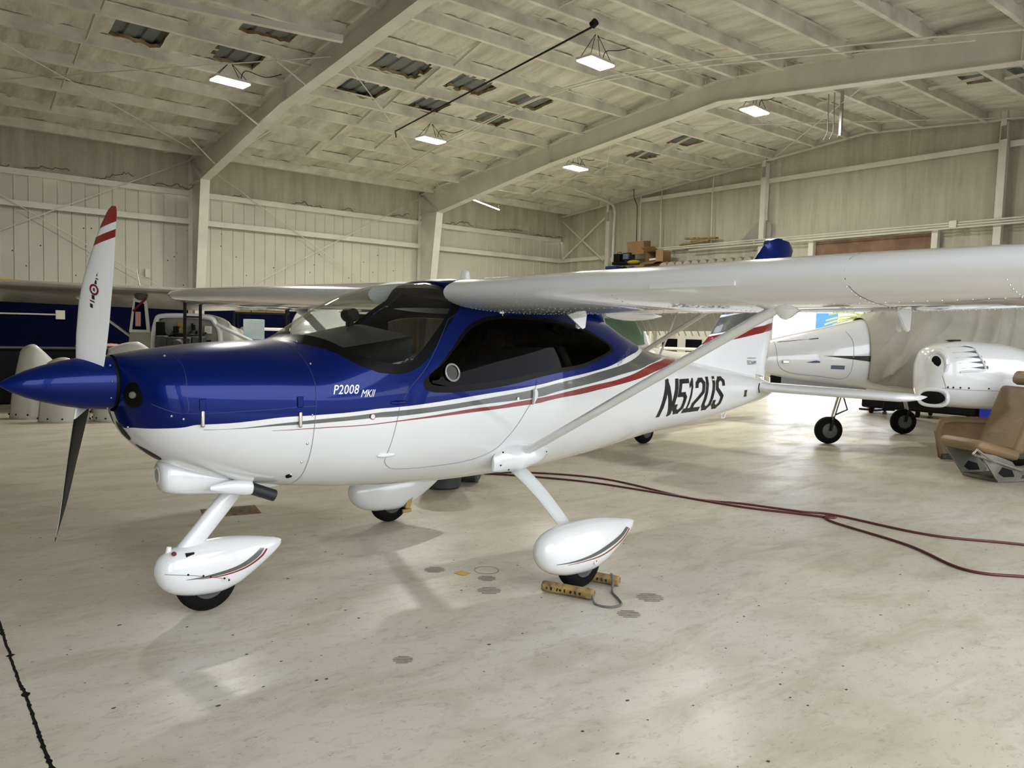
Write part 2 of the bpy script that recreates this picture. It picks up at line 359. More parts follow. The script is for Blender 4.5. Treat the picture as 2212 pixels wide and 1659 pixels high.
WSI = [(-1.475, 90), (-1.463, 80), (-1.404, 56), (-1.309, 35.5), (-1.179, 25), (-1.032, 20.8), (-.932, 23), (-.786, 32), (-.645, 42.5), (-.525, 54), (-.512, 57.5), (-.52, 62), (-.545, 72), (-.56, 80), (-.565, 90)]
def sym(P): P = list(P); return cat_rom(P+[(x, 180-f) for x, f in P[::-1][1:-1]], 5, True)
WIN = [(-.885, 12), (-.893, 8.7), (-.86, 6.4), (-.763, 5.3), (-.602, 4.9), (-.295, 5.3), (.039, 7.7), (.513, 12.1), (.769, 18.1), (.956, 25.3), (1.012, 30), (.95, 33), (.696, 37.2), (.442, 39.5), (.141, 41.4), (-.132, 42.3), (-.28, 41.5), (-.384, 39.4), (-.504, 35.3), (-.634, 26.4), (-.749, 18.5), (-.825, 14.6)]
cw = np.mean(WIN, 0); WINI = [tuple(np.array(p)+(cw-np.array(p))*np.array([.05, .14])) for p in WIN]
win, wini = cat_rom(WIN, 4, True), cat_rom(WINI, 4, True); mir = lambda P: np.array([(x, 180-f) for x, f in P])
wso, wsi = sym(WSO), sym(WSI); SX = 60.
def sc(P): P = np.array(P, float).copy(); P[:, 0] *= SX; return P
gx = np.unique(np.concatenate([np.linspace(-2.44, -2.2, 14), np.linspace(-2.2, 2.6, 97), np.linspace(2.6, 4.48, 32)]))
gp = np.concatenate([np.linspace(-90, 270, 73)])
G = np.array([(x, f) for x in gx for f in gp])
hl = [c for c in (CB, CG1, CG2, CR1, CR2)]; hl = [np.clip(c, [-2.44, -90], [4.48, 90]) for c in hl]; hl += [mir(c) for c in hl]
V, F = cdt(sc(G), [sc(p) for p in (wso, wsi, win, wini, mir(win), mir(wini))], [sc(c) for c in hl])
V[:, 0] /= SX; cen = V[F].mean(1); fold = np.where(cen[:, 1] > 90, 180-cen[:, 1], cen[:, 1])
def above(C): y = np.interp(cen[:, 0], C[:, 0], C[:, 1], right=91, left=C[0, 1]); return fold > y
pm = np.zeros(len(F), int); pm[above(CB)] = 1; pm[above(CG2) & ~above(CG1) & (cen[:, 0] > -2.13) & (cen[:, 0] < 2.22)] = 2; pm[above(CR2) & ~above(CR1) & (cen[:, 0] > -1.8) & (cen[:, 0] < 2.42)] = 3
P3 = HULL.pt(V[:, 0], V[:, 1])
e = .4; N3 = np.cross(HULL.pt(V[:, 0], V[:, 1]+e)-HULL.pt(V[:, 0], V[:, 1]-e), HULL.pt(np.minimum(V[:, 0]+.01, 4.48), V[:, 1])-HULL.pt(np.maximum(V[:, 0]-.01, -2.44), V[:, 1]))
N3 /= np.linalg.norm(N3, axis=1)[:, None]+1e-12
flip = np.sign((N3*(P3-np.stack([P3[:, 0], 0*P3[:, 0], HULL.par(P3[:, 0])[:, 3]], 1))).sum(1)); N3 *= np.where(flip == 0, 1, flip)[:, None]
def hull_part(name, sel, mats, off=0., mi=None, parent=plane):
    f = F[sel]; u, inv = np.unique(f, return_inverse=True); f = inv.reshape(-1, 3); p = P3[u]+N3[u]*off
    nn = np.cross(p[f[:, 1]]-p[f[:, 0]], p[f[:, 2]]-p[f[:, 0]]); bad = (nn*N3[u][f].mean(1)).sum(1) < 0; f[bad] = f[bad][:, ::-1]
    me = bpy.data.meshes.new(name); me.from_pydata(p.tolist(), [], f.tolist())
    for m in (mats if isinstance(mats, list) else [mats]): me.materials.append(m)
    if mi is not None: me.polygons.foreach_set('material_index', mi[sel].astype(np.int32))
    me.shade_smooth(); me.normals_split_custom_set_from_vertices([tuple(q) for q in N3[u]])
    o = bpy.data.objects.new(name, me); COL.objects.link(o); o.parent = parent; return o
iws, iwsi = in_poly(cen, wso), in_poly(cen, wsi); iwp, iwpi = in_poly(cen, win), in_poly(cen, wini); iwq, iwqi = in_poly(cen, mir(win)), in_poly(cen, mir(wini))
fus = hull_part('fuselage', ~(iws | iwp | iwq), [white, blue, grey, red], 0, pm); fus['label'] = 'metallic blue over white with grey and red swept stripes'
hull_part('windshield_frame', iws & ~iwsi, frit, .001)['label'] = 'black band around the windshield'
hull_part('windshield', iwsi, shield)['label'] = 'clear wraparound acrylic windshield'
for a, b in ((iwp, iwpi), (iwq, iwqi)):
    w = hull_part('side_window', b, tint); w['label'] = 'dark tinted side window'
    hull_part('window_frame', a & ~b, frit, .001, parent=w)
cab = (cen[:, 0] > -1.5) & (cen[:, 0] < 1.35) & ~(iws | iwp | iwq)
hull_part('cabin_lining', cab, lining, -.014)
mb = MB()
for x in (-1.49, 1.34):
    R = HULL.pt(np.full(60, x), np.linspace(0, 360, 60, endpoint=False)); R = R+(np.array([x, 0, 1.15])-R)*.03; n0 = len(mb.v); mb.v += [tuple(q) for q in R]; mb.f.append(tuple(range(n0, n0+60))); mb.m.append(0)
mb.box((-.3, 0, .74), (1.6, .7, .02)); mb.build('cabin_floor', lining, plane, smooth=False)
# glare shield and instrument panel
P = []
for i, x in enumerate(np.linspace(-1.47, -1.0, 12)):
    zt = 1.535+.10*(x+1.47)/.47; w = abs(HULL.side(x, zt-.05)[1])-.03; P.append([(x+.10*abs(t)**3*(i/11.), w*t, zt-.05*abs(t)**2.5+.012*math.exp(-((t+.1)/.3)**2)*(i/11.)) for t in np.linspace(-1, 1, 25)])
P.append([(q[0]+.015, q[1], q[2]-.02) for q in P[-1]]); P.append([(q[0]-.03, q[1]*.97, 1.12) for q in P[-1]])
MB().grid(P).build('glare_shield', dashm, plane, ang=60)
mb = MB(); mb.lathe((-1.04, -.055, 1.705), (0, 1, 0), [(0, .001), (.0, .03), (.012, .043), (.09, .045), (.105, .038), (.11, .001)], 24); mb.box((-1.04, 0, 1.655), (.03, .05, .05)); mb.build('compass', blackm, plane)
for y in (-.29, .29):
    mb = MB(); mb.box((-.12, y, .93), (.48, .44, .13)); s = mb.build('seat', seatm, plane, bevel=.04)
    mb = MB(); mb.box((.17, y, 1.24), (.11, .43, .58), Matrix.Rotation(.2, 3, 'Y')); mb.build('backrest', seatm, s, bevel=.045)
    mb = MB(); mb.box((.25, y, 1.60), (.08, .26, .14), Matrix.Rotation(.2, 3, 'Y')); mb.build('headrest', seatm, s, bevel=.035)
    mb = MB(); mb.tube([(.17, y-.13*(1 if y > 0 else -1), 1.58), (.08, y, 1.30), (-.06, y+.17*(1 if y > 0 else -1), 1.0)], .022, 6, flat=.15); mb.build('seat_belt', papr, s)
mb = MB(); mb.box((-.84, -.40, 1.40), (.15, .13, .006), Matrix.Rotation(-.75, 3, 'X')); mb.build('document', papr, plane, smooth=False)['label'] = 'beige paper chart'
for y in (-.28, .28):
    mb = MB(); mb.tube([(-.98, y, 1.22), (-.86, y, 1.25)], .012, 8); mb.tube([(-.86, y-.11, 1.33), (-.86, y-.11, 1.22), (-.86, y, 1.2), (-.86, y+.11, 1.22), (-.86, y+.11, 1.33)], .014, 8); mb.build('control_yoke', blackm, plane)
# propeller
prop = MB(); prop.lathe((-2.935, 0, 1.31), (1, 0, 0), [(0, .001), (.012, .012), (.05, .036), (.11, .065), (.18, .089), (.26, .111), (.34, .127), (.42, .137), (.48, .140), (.485, .130)], 48)
sp = prop.build('spinner', blue, plane, ang=60)
mb = MB(); mb.lathe((-2.453, 0, 1.31), (1, 0, 0), [(0, .11), (0, .134), (.02, .134), (.02, .1)], 40); mb.build('backplate', blackm, sp)
mb = MB()
for k in range(10): a = k*math.pi/5+.1; mb = MB(); mb.ball((-2.475, -.139*math.cos(a), 1.31+.139*math.sin(a)), .006, nu=4, nv=8); mb.build('screw', chrome, sp)
BL = [(.09, .135, 44, .0), (.13, .150, 42, .0), (.25, .175, 36, .005), (.42, .190, 31, .008), (.58, .182, 27, .004), (.72, .155, 23, -.006), (.82, .128, 20, -.02), (.90, .098, 18, -.038), (.95, .066, 17, -.053), (.975, .030, 17, -.065)]
BX = -2.56
bt = np.array(BL); rr = np.unique(np.concatenate([np.linspace(.09, .97, 60), [.975]])); BL = [(r, *[float(np.interp(r, bt[:, 0], bt[:, k])) for k in (1, 2, 3)]) for r in rr]
tilt = math.radians(24)
for sgn in (1, -1):
    kr = .975 if sgn > 0 else 1.04
    rad = Vector((0, -math.sin(tilt), math.cos(tilt)))*sgn; tan_ = Vector((0, math.cos(tilt), math.sin(tilt)))*sgn; fw = Vector((-1, 0, 0)); P = []; L = af(0, 1, .10, .03, 8)
    for r, c, be, sw in BL:
        b = math.radians(be); ch = tan_*math.cos(b)+fw*math.sin(b); nr = tan_*(-math.sin(b))+fw*math.cos(b)
        P.append([Vector((BX, 0, 1.305))+rad*(kr*r+.72*c*(x-.45)*min(1, max(0, (r-.5)/.2))*min(1, .45+(.975-r)/.09))+ch*(c*(.45-x)+sw)+nr*(h*c)+fw*((.012 if sgn > 0 else .06)*r**1.5) for x, h in L])
    mb = MB(); mb.grid(P, 0, True); k = len(L); mb.f.append(tuple((len(BL)-1)*k+i for i in range(k))); mb.m.append(0)
    for i, f in enumerate(mb.f):
        r = BL[min(i//k, len(BL)-1)][0] if i < (len(BL)-1)*k else .97
        j = i % k; back = j >= len(L)//2
        mb.m[i] = 1 if (r > .865 or .775 < r < .815) and not back and sgn > 0 else (2 if (back and r > .16) or (sgn < 0 and r > .93) else 0)
    # finer radial steps so the stripes end cleanly
    bl = mb.build('propeller_blade', [white, red, blackm], sp, ang=50)
    bl['label'] = 'white blade with red tip and one red stripe' if sgn > 0 else 'lower blade showing its black back'
# wings
def wsec(y, sg): # (y, LE x, chord, z, twist)
    a = abs(y); xl = -.63 if a < 3 else -.63+.03*(a-3); c = 1.45 if a < 2.95 else 1.45-.19*(a-2.95); return (sg*a, xl, c, 1.862+.0145*a, 3.2+.25*min(a, 3.2))
YS = [.43, .6, 1.06, 1.8, 2.95, 3.9, 4.45, 4.62, 4.72, 4.77]
def wtip(s): # rounded tip
    y, xl, c, z, tw = s; a = abs(y)
    if a > 4.45: k = math.sqrt(max(0, 1-((a-4.45)/.325)**2)); return (y, xl+.22*(1-k), c*(.55+.45*k)-.1*(1-k), z+.01*(1-k), tw)
    return s
for sg in (-1, 1):
    w = wing_mesh([wtip(wsec(y, sg)) for y in YS], 0, .735, .15, .015).build('wing', white, plane, ang=50); w['label'] = 'white metal wing panel'
    for nm, ya, yb in (('flap', .62, 2.72), ('aileron', 2.76, 4.44)):
        wing_mesh([wsec(y, sg) for y in (ya, (ya+yb)/2, yb)], .742, 1., .15, .015, n=8).build(nm, white, w, ang=40)
    S = [wtip(wsec(y, sg)) for y in (4.45, 4.62, 4.72, 4.77)]; wing_mesh(S, .742, 1., .15, .015, n=8).build('wing_tip', white, w, ang=40)
rfb = Body([(-.475, .25, 1.955, 1.90, 1.92, 2.2, 2), (-.40, .40, 1.972, 1.86, 1.90, 2.6, 2), (-.20, .445, 1.985, 1.84, 1.90, 3, 2), (.3, .445, 1.985, 1.80, 1.88, 3, 2), (.7, .44, 1.945, 1.76, 1.84, 3, 2), (1.0, .36, 1.87, 1.70, 1.78, 2.4, 2), (1.25, .2, 1.77, 1.66, 1.70, 2, 2)]); rfb.mesh(30, 36).build('roof_fairing', blue, plane, ang=50)
LO = af(0, 1, .15, .015, 30)
def wpt(y, cf, under=True, off=0.):
    s = wsec(y, 1 if y > 0 else -1); t = math.radians(s[4]); pts = LO[30:] if under else LO[:31][::-1]
    xs = [p[0] for p in pts]; h = np.interp(cf, xs, [p[1] for p in pts])+(-off if under else off)/s[2]; return Vector((s[1]+s[2]*(cf*math.cos(t)+h*math.sin(t)), s[0], s[3]+s[2]*(h*math.cos(t)-cf*math.sin(t))))
def rivets(y0, y1, c0, c1, n, mbr):
    for t in np.linspace(0, 1, n): mbr.ball(wpt(y0+(y1-y0)*t, c0+(c1-c0)*t), .0042, (1, 1, .6), 3, 6)
mr = MB()
for y in (-1.0, -1.14, -1.75, -2.2, -2.95, -3.5): rivets(y, y, .04, .70, 22, mr)
for cf in (.22, .66, .72): rivets(-.62, -3.6, cf, cf, 56, mr)
for cf in (.12, .32, .45, .58): rivets(-.45, -1.1, cf, cf, 14, mr)
rivets(-.42, -.62, .02, .55, 30, mr)
wl = [o for o in plane.children if o.name.startswith('wing')][0]
ro = mr.build('rivets', chrome, wl); ro['kind'] = 'stuff'
for y in (-1.07, -2.96):
    ms = MB()
    L = [wpt(y, c, c > .0 and k, .001) for k, cs in ((False, np.linspace(.25, 0, 10)), (True, np.linspace(.01, .72, 24))) for c in cs]
    ms.grid([[p+Vector((0, -.002, 0)), p+Vector((0, .002, 0))] for p in L]); ms.build('skin_joint', seam, wl)
mb = MB(); L = [(wpt(y, .012, False, .006), wpt(y, .004, True, .008)) for y in (-2.05, -2.5)]
mb.beam(wpt(-2.02, .006, True, .003), wpt(-2.48, .006, True, .003), .01, .022); mb.build('stall_strip', white, wl)
mb = MB(); q = wpt(-3.62, .5); mb.box(q+Vector((0, 0, -.04)), (.05, .012, .09)); mb.build('tie_down_lug', white, wl, bevel=.004)
# brackets under the flap and aileron hinges
def tri(mb, y, xa, xb, za, zb):
    P = [(xa, za), (xb, za), (xb, za-.02), (xb-.01, zb), (xb-.035, zb-.012), (xb-.06, zb)]; mb.prism(P, lambda x, z: (x, y-.006, z), lambda x, z: (x, y+.006, z))
for y, xa, xb, za, zb in ((-.60, .30, .52, 1.775, 1.675), (-2.74, .42, .66, 1.835, 1.70), (.60, .30, .52, 1.775, 1.675), (2.74, .42, .66, 1.835, 1.70)):
    mb = MB(); tri(mb, y-.02, xa, xb, za, zb); tri(mb, y+.02, xb-.05, xb, za, zb); mb.box((xb-.02, y, zb+.005), (.02, .05, .016)); mb.build('hinge_bracket', white, plane, smooth=False)
for sg in (-1, 1):
    b = Body([(.30, .01, 1.765, 1.75, 1.76, 2, 2), (.38, .06, 1.79, 1.735, 1.77, 2, 2), (.52, .07, 1.79, 1.725, 1.77, 2, 2), (.72, .05, 1.79, 1.735, 1.77, 2, 2), (.92, .008, 1.775, 1.765, 1.77, 2, 2)], sg*.98); b.mesh(16, 16).build('flap_track_fairing', white, plane)
    # lift strut with fairings
    A_, B_ = Vector((-.03, sg*.60, .815)), Vector((-.10, sg*2.44, 1.80))
    mb = MB(); mb.tube([A_, B_], .052, 20, flat=.45, up=(1, 0, 0)); st = mb.build('wing_strut', white, plane)
    mb = MB(); d = (B_-A_).normalized(); mb.tube([B_-d*.16, B_-d*.08, B_+d*.02, B_+d*.08], [.058, .07, .12, .16], 20, flat=.6, up=(1, 0, 0))
    b = Body([(-.22, .01, 1.83, 1.80, 1.82, 2, 2), (-.16, .06, 1.86, 1.775, 1.84, 2, 1.6), (-.08, .085, 1.86, 1.725, 1.84, 2, 1.5), (.04, .06, 1.86, 1.765, 1.84, 2, 1.6), (.16, .01, 1.82, 1.79, 1.81, 2, 2)], sg*2.44); b.mesh(20, 20).build('strut_fairing', white, st)
    b = Body([(-.27, .012, .80, .70, .74, 2, 2), (-.20, .06, .86, .69, .76, 2.2, 2), (-.08, .105, .885, .69, .78, 2.2, 2), (.04, .10, .87, .71, .79, 2.2, 2), (.14, .07, .85, .73, .79, 2, 2), (.24, .012, .82, .77, .79, 2, 2)], sg*.545); b.mesh(24, 24).build('strut_root_fairing', white, plane)
    rf_ = [o for o in plane.children if o.name.startswith('strut_root')][-1]
    for q in ((-.215, .83), (-.235, .745), (-.175, .712), (.19, .80)): mb = MB(); mb.ball(b.side(q[0], q[1], .0, sg), .006, nu=4, nv=8); mb.build('fastener', blackm, rf_)
# undercarriage
def side_stripes(b, sg, P):
    mb = MB()
    for a, c, m in ((P[0], P[1], 0), (P[2], P[3], 1)):
        A2, C2 = cat_rom(a, 5), cat_rom(c, 5); mb.grid([[b.side(*(p+(q-p)*t), .002, sg) for t in (0, .5, 1)] for p, q in zip(A2, C2)], m)
    return mb
MST = ([(-.284, .2255), (-.03, .240), (.199, .284), (.336, .316), (.42, .346)], [(-.284, .2225), (-.007, .223), (.219, .258), (.361, .293), (.455, .334)], [(-.201, .2125), (.083, .2195), (.267, .253), (.386, .288), (.46, .329)], [(-.2, .210), (.083, .211), (.267, .242), (.397, .277), (.475, .324)])
NST = ([(-2.101, .229), (-1.975, .233), (-1.816, .252), (-1.72, .286), (-1.66, .322)], [(-2.101, .227), (-1.949, .22), (-1.789, .234), (-1.683, .270), (-1.63, .315)], [(-2.039, .2205), (-1.896, .2185), (-1.761, .235), (-1.663, .274), (-1.62, .310)], [(-2.039, .219), (-1.896, .2115), (-1.761, .225), (-1.655, .264), (-1.610, .305)])
rimm = mat('grey_wheel_rim', (.075, .075, .072), .5)
def wheel(parent, x, y, r=.178, w=.125):
    mb = MB(); mb.lathe((x, y-w/2, r), (0, 1, 0), [(0, r*.55), (.004, r*.72), (.018, r*.92), (w*.3, r*.99), (w*.5, r), (w*.7, r*.99), (w-.018, r*.92), (w-.004, r*.72), (w, r*.55)], 40, caps=False); t = mb.build('tire', black, parent, ang=60)
    mb = MB(); mb.lathe((x, y-w/2+.006, r), (0, 1, 0), [(0, .001), (0, r*.25), (.01, r*.5), (0, r*.56), (w-.012, r*.56), (w-.022, r*.5), (w-.012, .001)], 24); mb.build('wheel_rim', rimm, t); return t
PR = [(-.415, .006, .305, .275, .29, 2, 2), (-.40, .045, .345, .232, .285, 2, 2), (-.36, .080, .380, .180, .275, 2.1, 2.1), (-.28, .108, .412, .135, .265, 2.2, 2.2), (-.14, .122, .432, .105, .26, 2.2, 2.3), (.02, .120, .436, .098, .26, 2.2, 2.3), (.16, .108, .428, .125, .27, 2.1, 2.2), (.28, .088, .412, .180, .29, 2.1, 2.1), (.40, .058, .390, .245, .315, 2, 2), (.48, .034, .374, .295, .335, 2, 2), (.525, .010, .358, .330, .345, 2, 2)]
MPR = [(r[0]+.045,)+r[1:] for r in PR]
for sg in (-1, 1):
    cy_ = sg*1.07; b = Body(MPR, cy_)
    leg = MB(); A_, B_ = Vector((.03, sg*.42, .70)), Vector((0, sg*.99, .36)); P = []
    for t in np.linspace(0, 1, 6):
        c = A_.lerp(B_, t)+Vector((0, 0, .03*math.sin(t*math.pi))); wd, tk = .078-.022*t, .017
        P.append([(c.x+wd*math.cos(q), c.y-sg*tk*.3*math.sin(q), c.z+tk*1.6*math.sin(q)) for q in np.linspace(0, 2*math.pi, 16, endpoint=False)])
    leg.grid(P, 0, True); lg = leg.build('main_gear_leg', white, plane, ang=60)
    wheel(lg, .02, cy_)
    p = b.mesh(36, 30).build('wheel_fairing', white, lg, ang=60); p['label'] = 'white teardrop fairing with grey and red stripe'
    mbs = side_stripes(b, sg, MST); mbs.ball(b.side(.06, .19, 0, sg), .006, nu=4, nv=8, m=2); mbs.build('fairing_stripe', [grey, red, blackm], lg)
    mb = MB(); mb.lathe((.06, cy_+sg*(abs(b.side(.06, .19, .001, sg)[1]-cy_)), .19), (0, sg, 0), [(0, .0), (0, .022), (.002, .022), (.002, 0)], 20); mb.build('access_cap', white2, lg)
# right wheel shows its brake on the inner side
mb = MB(); mb.box((.16, .985, .17), (.05, .03, .13), Matrix.Rotation(.3, 3, 'Y')); mb.box((.14, .985, .09), (.09, .02, .03)); mb.build('brake_caliper', brass, plane, bevel=.005)
nb = Body([(x*.78-.02-1.89, w*.90, (z1-.3)*.90+.285, (z0-.3)*.90+.275, (zm-.3)*.9+.28, n1, n2) for x, w, z1, z0, zm, n1, n2 in PR], 0.)
leg = MB(); leg.tube([(-2.11, 0, .30), (-2.05, 0, .38), (-1.80, 0, .66), (-1.72, 0, .75)], [.058, .056, .052, .05], 20, flat=.75, up=(1, 0, 1)); ng = leg.build('nose_gear_leg', white, plane, ang=60)
wheel(ng, -1.95, 0, .172, .105)
nb.mesh(36, 30).build('wheel_fairing', white, ng, ang=60)['label'] = 'white nose wheel fairing with grey and red stripe'
side_stripes(nb, -1, NST).build('fairing_stripe', [grey, red], ng); side_stripes(nb, 1, NST).build('fairing_stripe', [grey, red], ng)
mb = MB(); mb.lathe((-1.89, -.1005, .196), (0, -1, 0), [(0, 0), (0, .022), (.004, .022), (.004, 0)], 20); mb.build('axle_cap', white2, ng)
for x, z in ((-1.89, .196), (-2.09, .255), (-2.01, .235), (-1.97, .222), (-1.86, .178)): mb = MB(); mb.ball(nb.side(x, z, .003 if x == -1.89 else 0), .006, nu=4, nv=8); mb.build('fastener', blackm, ng)
mb = MB(); mb.box((-2.07, -.055, .352), (.045, .05, .03)); mb.build('steering_slot', blackm, ng)
mb = MB(); mb.box((-2.14, 0, .335), (.09, .11, .010)); mb.tube([(-2.165, 0, .33), (-2.155, 0, .40)], [.022, .014], 8); mb.build('tow_fork', white, ng, bevel=.004)
mb = MB(); mb.tube([(-2.15, -.066, .372), (-2.15, -.054, .372)], .012, 10); mb.build('tow_pin', redd, ng)
strip(MB(), nb, [(-2.20, .27), (-2.05, .243), (-1.86, .185)], .004, .001, m=0).build('split_line', seam, ng)
# chin scoop, exhaust, lower intakes
b = Body([(-2.215, .055, .87, .76, .80, 2.2, 2.2), (-2.20, .085, .88, .715, .79, 2.3, 2.4), (-2.14, .105, .90, .690, .78, 2.4, 2.5), (-2.0, .125, .86, .672, .77, 2.4, 2.4), (-1.8, .14, .80, .665, .73, 2.4, 2.4), (-1.6, .12, .74, .668, .70, 2.2, 2.2), (-1.48, .05, .70, .675, .69, 2, 2)], 0.)
s = b.mesh(30, 30).build('chin_scoop', white, plane, ang=45)
mb = MB(); mb.lathe((-2.218, 0, .80), (-1, .0, 0), [(0, .0), (0, .035), (.004, .042), (.0, .048)], 24); mb.build('scoop_mouth', white2, s)
b2 = Body([(-2.0, .01, .745, .72, .73, 2, 2), (-1.88, .035, .765, .685, .73, 2, 2), (-1.79, .045, .765, .670, .72, 2, 2), (-1.77, .042, .755, .672, .72, 2, 2)], -.17); b2.mesh(12, 20).build('exhaust_fairing', white, plane, ang=40)
mb = MB(); mb.tube([(-1.79, -.17, .716), (-1.63, -.175, .648)], .034, 20); mb.build('exhaust_pipe', mat('burnt_exhaust_pipe', (.035, .035, .037), .5, .5), plane, ang=50)
def upatch(pts, m, off=.002, k=3):
    Q = cat_rom(pts, k, True); c = Q.mean(0); mbp = MB(); n = len(Q); R = []
    for t in (1, .75, .5, .25):
        q3 = HULL.pt(*(c+(Q-c)*t).T); cc = np.array([c[0], 0, HULL.par(c[0])[0][3]]); d = q3-cc; d[:, 0] = 0; R.append(q3+d/np.linalg.norm(d, axis=1)[:, None]*off)
    mbp.grid(R, 0, True); n0 = len(mbp.v); mbp.v.append(tuple(R[-1].mean(0))); mbp.m += [0]*n; mbp.f += [(3*n+i, 3*n+(i+1) % n, n0) for i in range(n)]; return mbp
for sgf in (-1, 1):
    mb = MB(); mb.ball((0, 0, 0), 1, (.014, .062, .066), 10, 20); n_ = Vector((-.80, sgf*.60, .05)).normalized(); s_ = Vector((0, 0, 1)).cross(n_).normalized(); Mx = Matrix((n_, s_, n_.cross(s_))).transposed(); mb.v = [tuple(Mx @ Vector(v)+Vector((-2.402, sgf*.236, 1.262))) for v in mb.v]
    o = mb.build('air_intake', frit, plane); o['label'] = 'black oval cooling inlet'
    mb = MB(); mb.lathe(Vector((-2.405, sgf*.238, 1.262))+n_*.008, n_, [(0, .018), (.010, .016), (.012, .006)], 16); mb.build('inlet_bolt', alu, o)
upatch([(-2.425, 272), (-2.39, 266), (-2.365, 272), (-2.37, 282), (-2.405, 286)], frit).build('lower_intake', frit, plane)
upatch([(-2.345, 278), (-2.27, 276), (-2.235, 280), (-2.245, 289), (-2.31, 288)], frit).build('lower_intake', frit, plane)
mb = MB(); q = HULL.pt(-1.621, 307.8)[0]; cc = np.array([-1.621, 0, 1.18]); d = q-cc; d /= np.linalg.norm(d); mb.lathe(q-d*.003, d, [(0, 0), (0, .022), (.005, .022), (.005, 0)], 20); mb.build('drain_hole', black, plane)
# joints, doors, fasteners
mb = MB(); ln = MB()
def pl_line(P, w=.004, m=0, k=5, mbx=None):
    L = cat_rom(P, k); dd = np.gradient(L, axis=0); Q = HULL.pt(*L.T); d3 = np.gradient(Q, axis=0); C3 = np.stack([Q[:, 0], 0*Q[:, 0], HULL.par(Q[:, 0])[:, 3]], 1); nr = Q-C3; nr[:, 0] = 0; nr /= np.linalg.norm(nr, axis=1)[:, None]; sd = np.cross(d3, nr); sd /= np.linalg.norm(sd, axis=1)[:, None]+1e-9
    mbx.grid([[q+n_*.0015+s_*w/2, q+n_*.0015-s_*w/2] for q, n_, s_ in zip(Q, nr, sd)], m)
cowl = [(-1.574, 89), (-1.578, 70), (-1.58, 53), (-1.573, 33.5), (-1.566, 17.9), (-1.57, 3.5), (-1.574, -3)]
pl_line(cowl, .004, 1, mbx=ln); pl_line([(-1.574, -3), (-1.575, -15), (-1.569, -32.4), (-1.557, -52.8), (-1.55, -85)], .0035, 0, mbx=ln)
pl_line([(x, 180-f) for x, f in cowl], .004, 1, mbx=ln)
pl_line([(-2.211, -7), (-2.006, -2.3), (-1.776, -.2), (-1.57, 1.5)], .003, 1, mbx=ln); pl_line([(-2.236, 71), (-2.205, 48), (-2.20, 34), (-2.208, 8), (-2.211, -7), (-2.35, -7)], .003, 1, mbx=ln)
pl_line([(-.629, 40.9), (-.761, 27.2), (-.871, 16.9), (-.985, 9.4), (-1.038, 4.1), (-1.066, .8)], .004, 1, mbx=ln)
pl_line([(-1.066, .6), (-1.085, -8.2), (-1.10, -20), (-1.107, -27.9), (-1.10, -34), (-1.06, -38.5), (-1.01, -41.0), (-.92, -41.4), (-.75, -40.3), (-.501, -37.4), (-.292, -29.7), (-.179, -17.6), (-.056, -3.6), (.005, 1), (.034, 4.5)], .0035, 0, mbx=ln)
pl_line([(-.629, 40.9), (-.489, 45.8), (-.33, 47.1), (-.088, 46.3), (.123, 44.6)], .003, 1, mbx=ln); pl_line([(.034, 4.5), (.045, 7)], .003, 1, mbx=ln)
ln.build('panel_joints', [seam, seamb], plane)
for x, f in ((-1.52, 70), (-1.555, 38), (-1.59, -3), (-1.60, -21), (-1.60, -36), (-1.62, -50), (-2.27, -12), (-2.42, 4), (-2.40, -60), (-2.22, -12), (-2.25, 60)): mb = MB(); mb.ball(HULL.pt(x, f)[0], .007, nu=4, nv=8); mb.build('fastener', chrome, plane)
for x, f in ((-2.139, -9), (-1.657, -5.5)):
    mb = MB(); q = HULL.pt(x, f)[0]; mb.box((q[0], q[1]-.006, q[2]), (.02, .014, .085)); o = mb.build('cowling_latch', chrome, plane, bevel=.006)
    mb = MB(); q = HULL.pt(x, f+7)[0]; mb.box((q[0], q[1]-.002, q[2]+.02), (.034, .008, .06)); mb.build('latch_plate', blue, o, bevel=.006)
mb = MB(); q = HULL.pt(-1.107, -27.9)[0]; mb.ball(q, .05, (1.3, .25, .3), 8, 16); o = mb.build('door_hinge', white, plane); mb = MB(); q = HULL.pt(-1.066, 2.6)[0]; mb.ball(q, .05, (1.2, .2, .28), 8, 16); mb.build('door_hinge', blue, plane)
mb = MB(); q = HULL.pt(.02, 1.6)[0]; mb.prism([(-.012, .045), (.006, .052), (.022, .02), (.018, -.01), (-.02, -.06), (-.012, -.02)], lambda x, z: (q[0]+x, q[1]+.002, q[2]+z), lambda x, z: (q[0]+x, q[1]-.022, q[2]+z)); mb.build('door_handle', white, plane, bevel=.004)
mb = MB(); q = HULL.pt(-.135, 1.2)[0]; mb.lathe(q, (0, -1, 0), [(0, 0), (0, .012), (.008, .010), (.008, 0)], 16); mb.build('door_lock', chrome, plane)
mb = MB(); q = Vector(HULL.pt(-.683, 13.2)[0]); n_ = Vector((0, -1, .25)).normalized(); mb.lathe(q+n_*.002, n_, [(0, .052), (.008, .058), (.014, .052), (.008, .046), (0, .052)], 32, caps=False); o = mb.build('vent_ring', mat('clear_plastic_ring', (.45, .45, .45), .2, .2), plane)
mb = MB(); mb.lathe(q+n_*.004, n_, [(0, 0), (0, .046)], 24, caps=False); mb.build('vent_disc', glassm('vent_glass', (.35, .38, .42), .2), o)
mb = MB(); q = HULL.pt(-.179, 44)[0]; mb.box((q[0], q[1]-.008, q[2]+.004), (.04, .014, .018)); mb.tube([(q[0]+.005, q[1]-.012, q[2]), (q[0]+.008, q[1]-.014, q[2]-.04)], .004, 6); mb.build('door_latch', chrome, plane, bevel=.002)
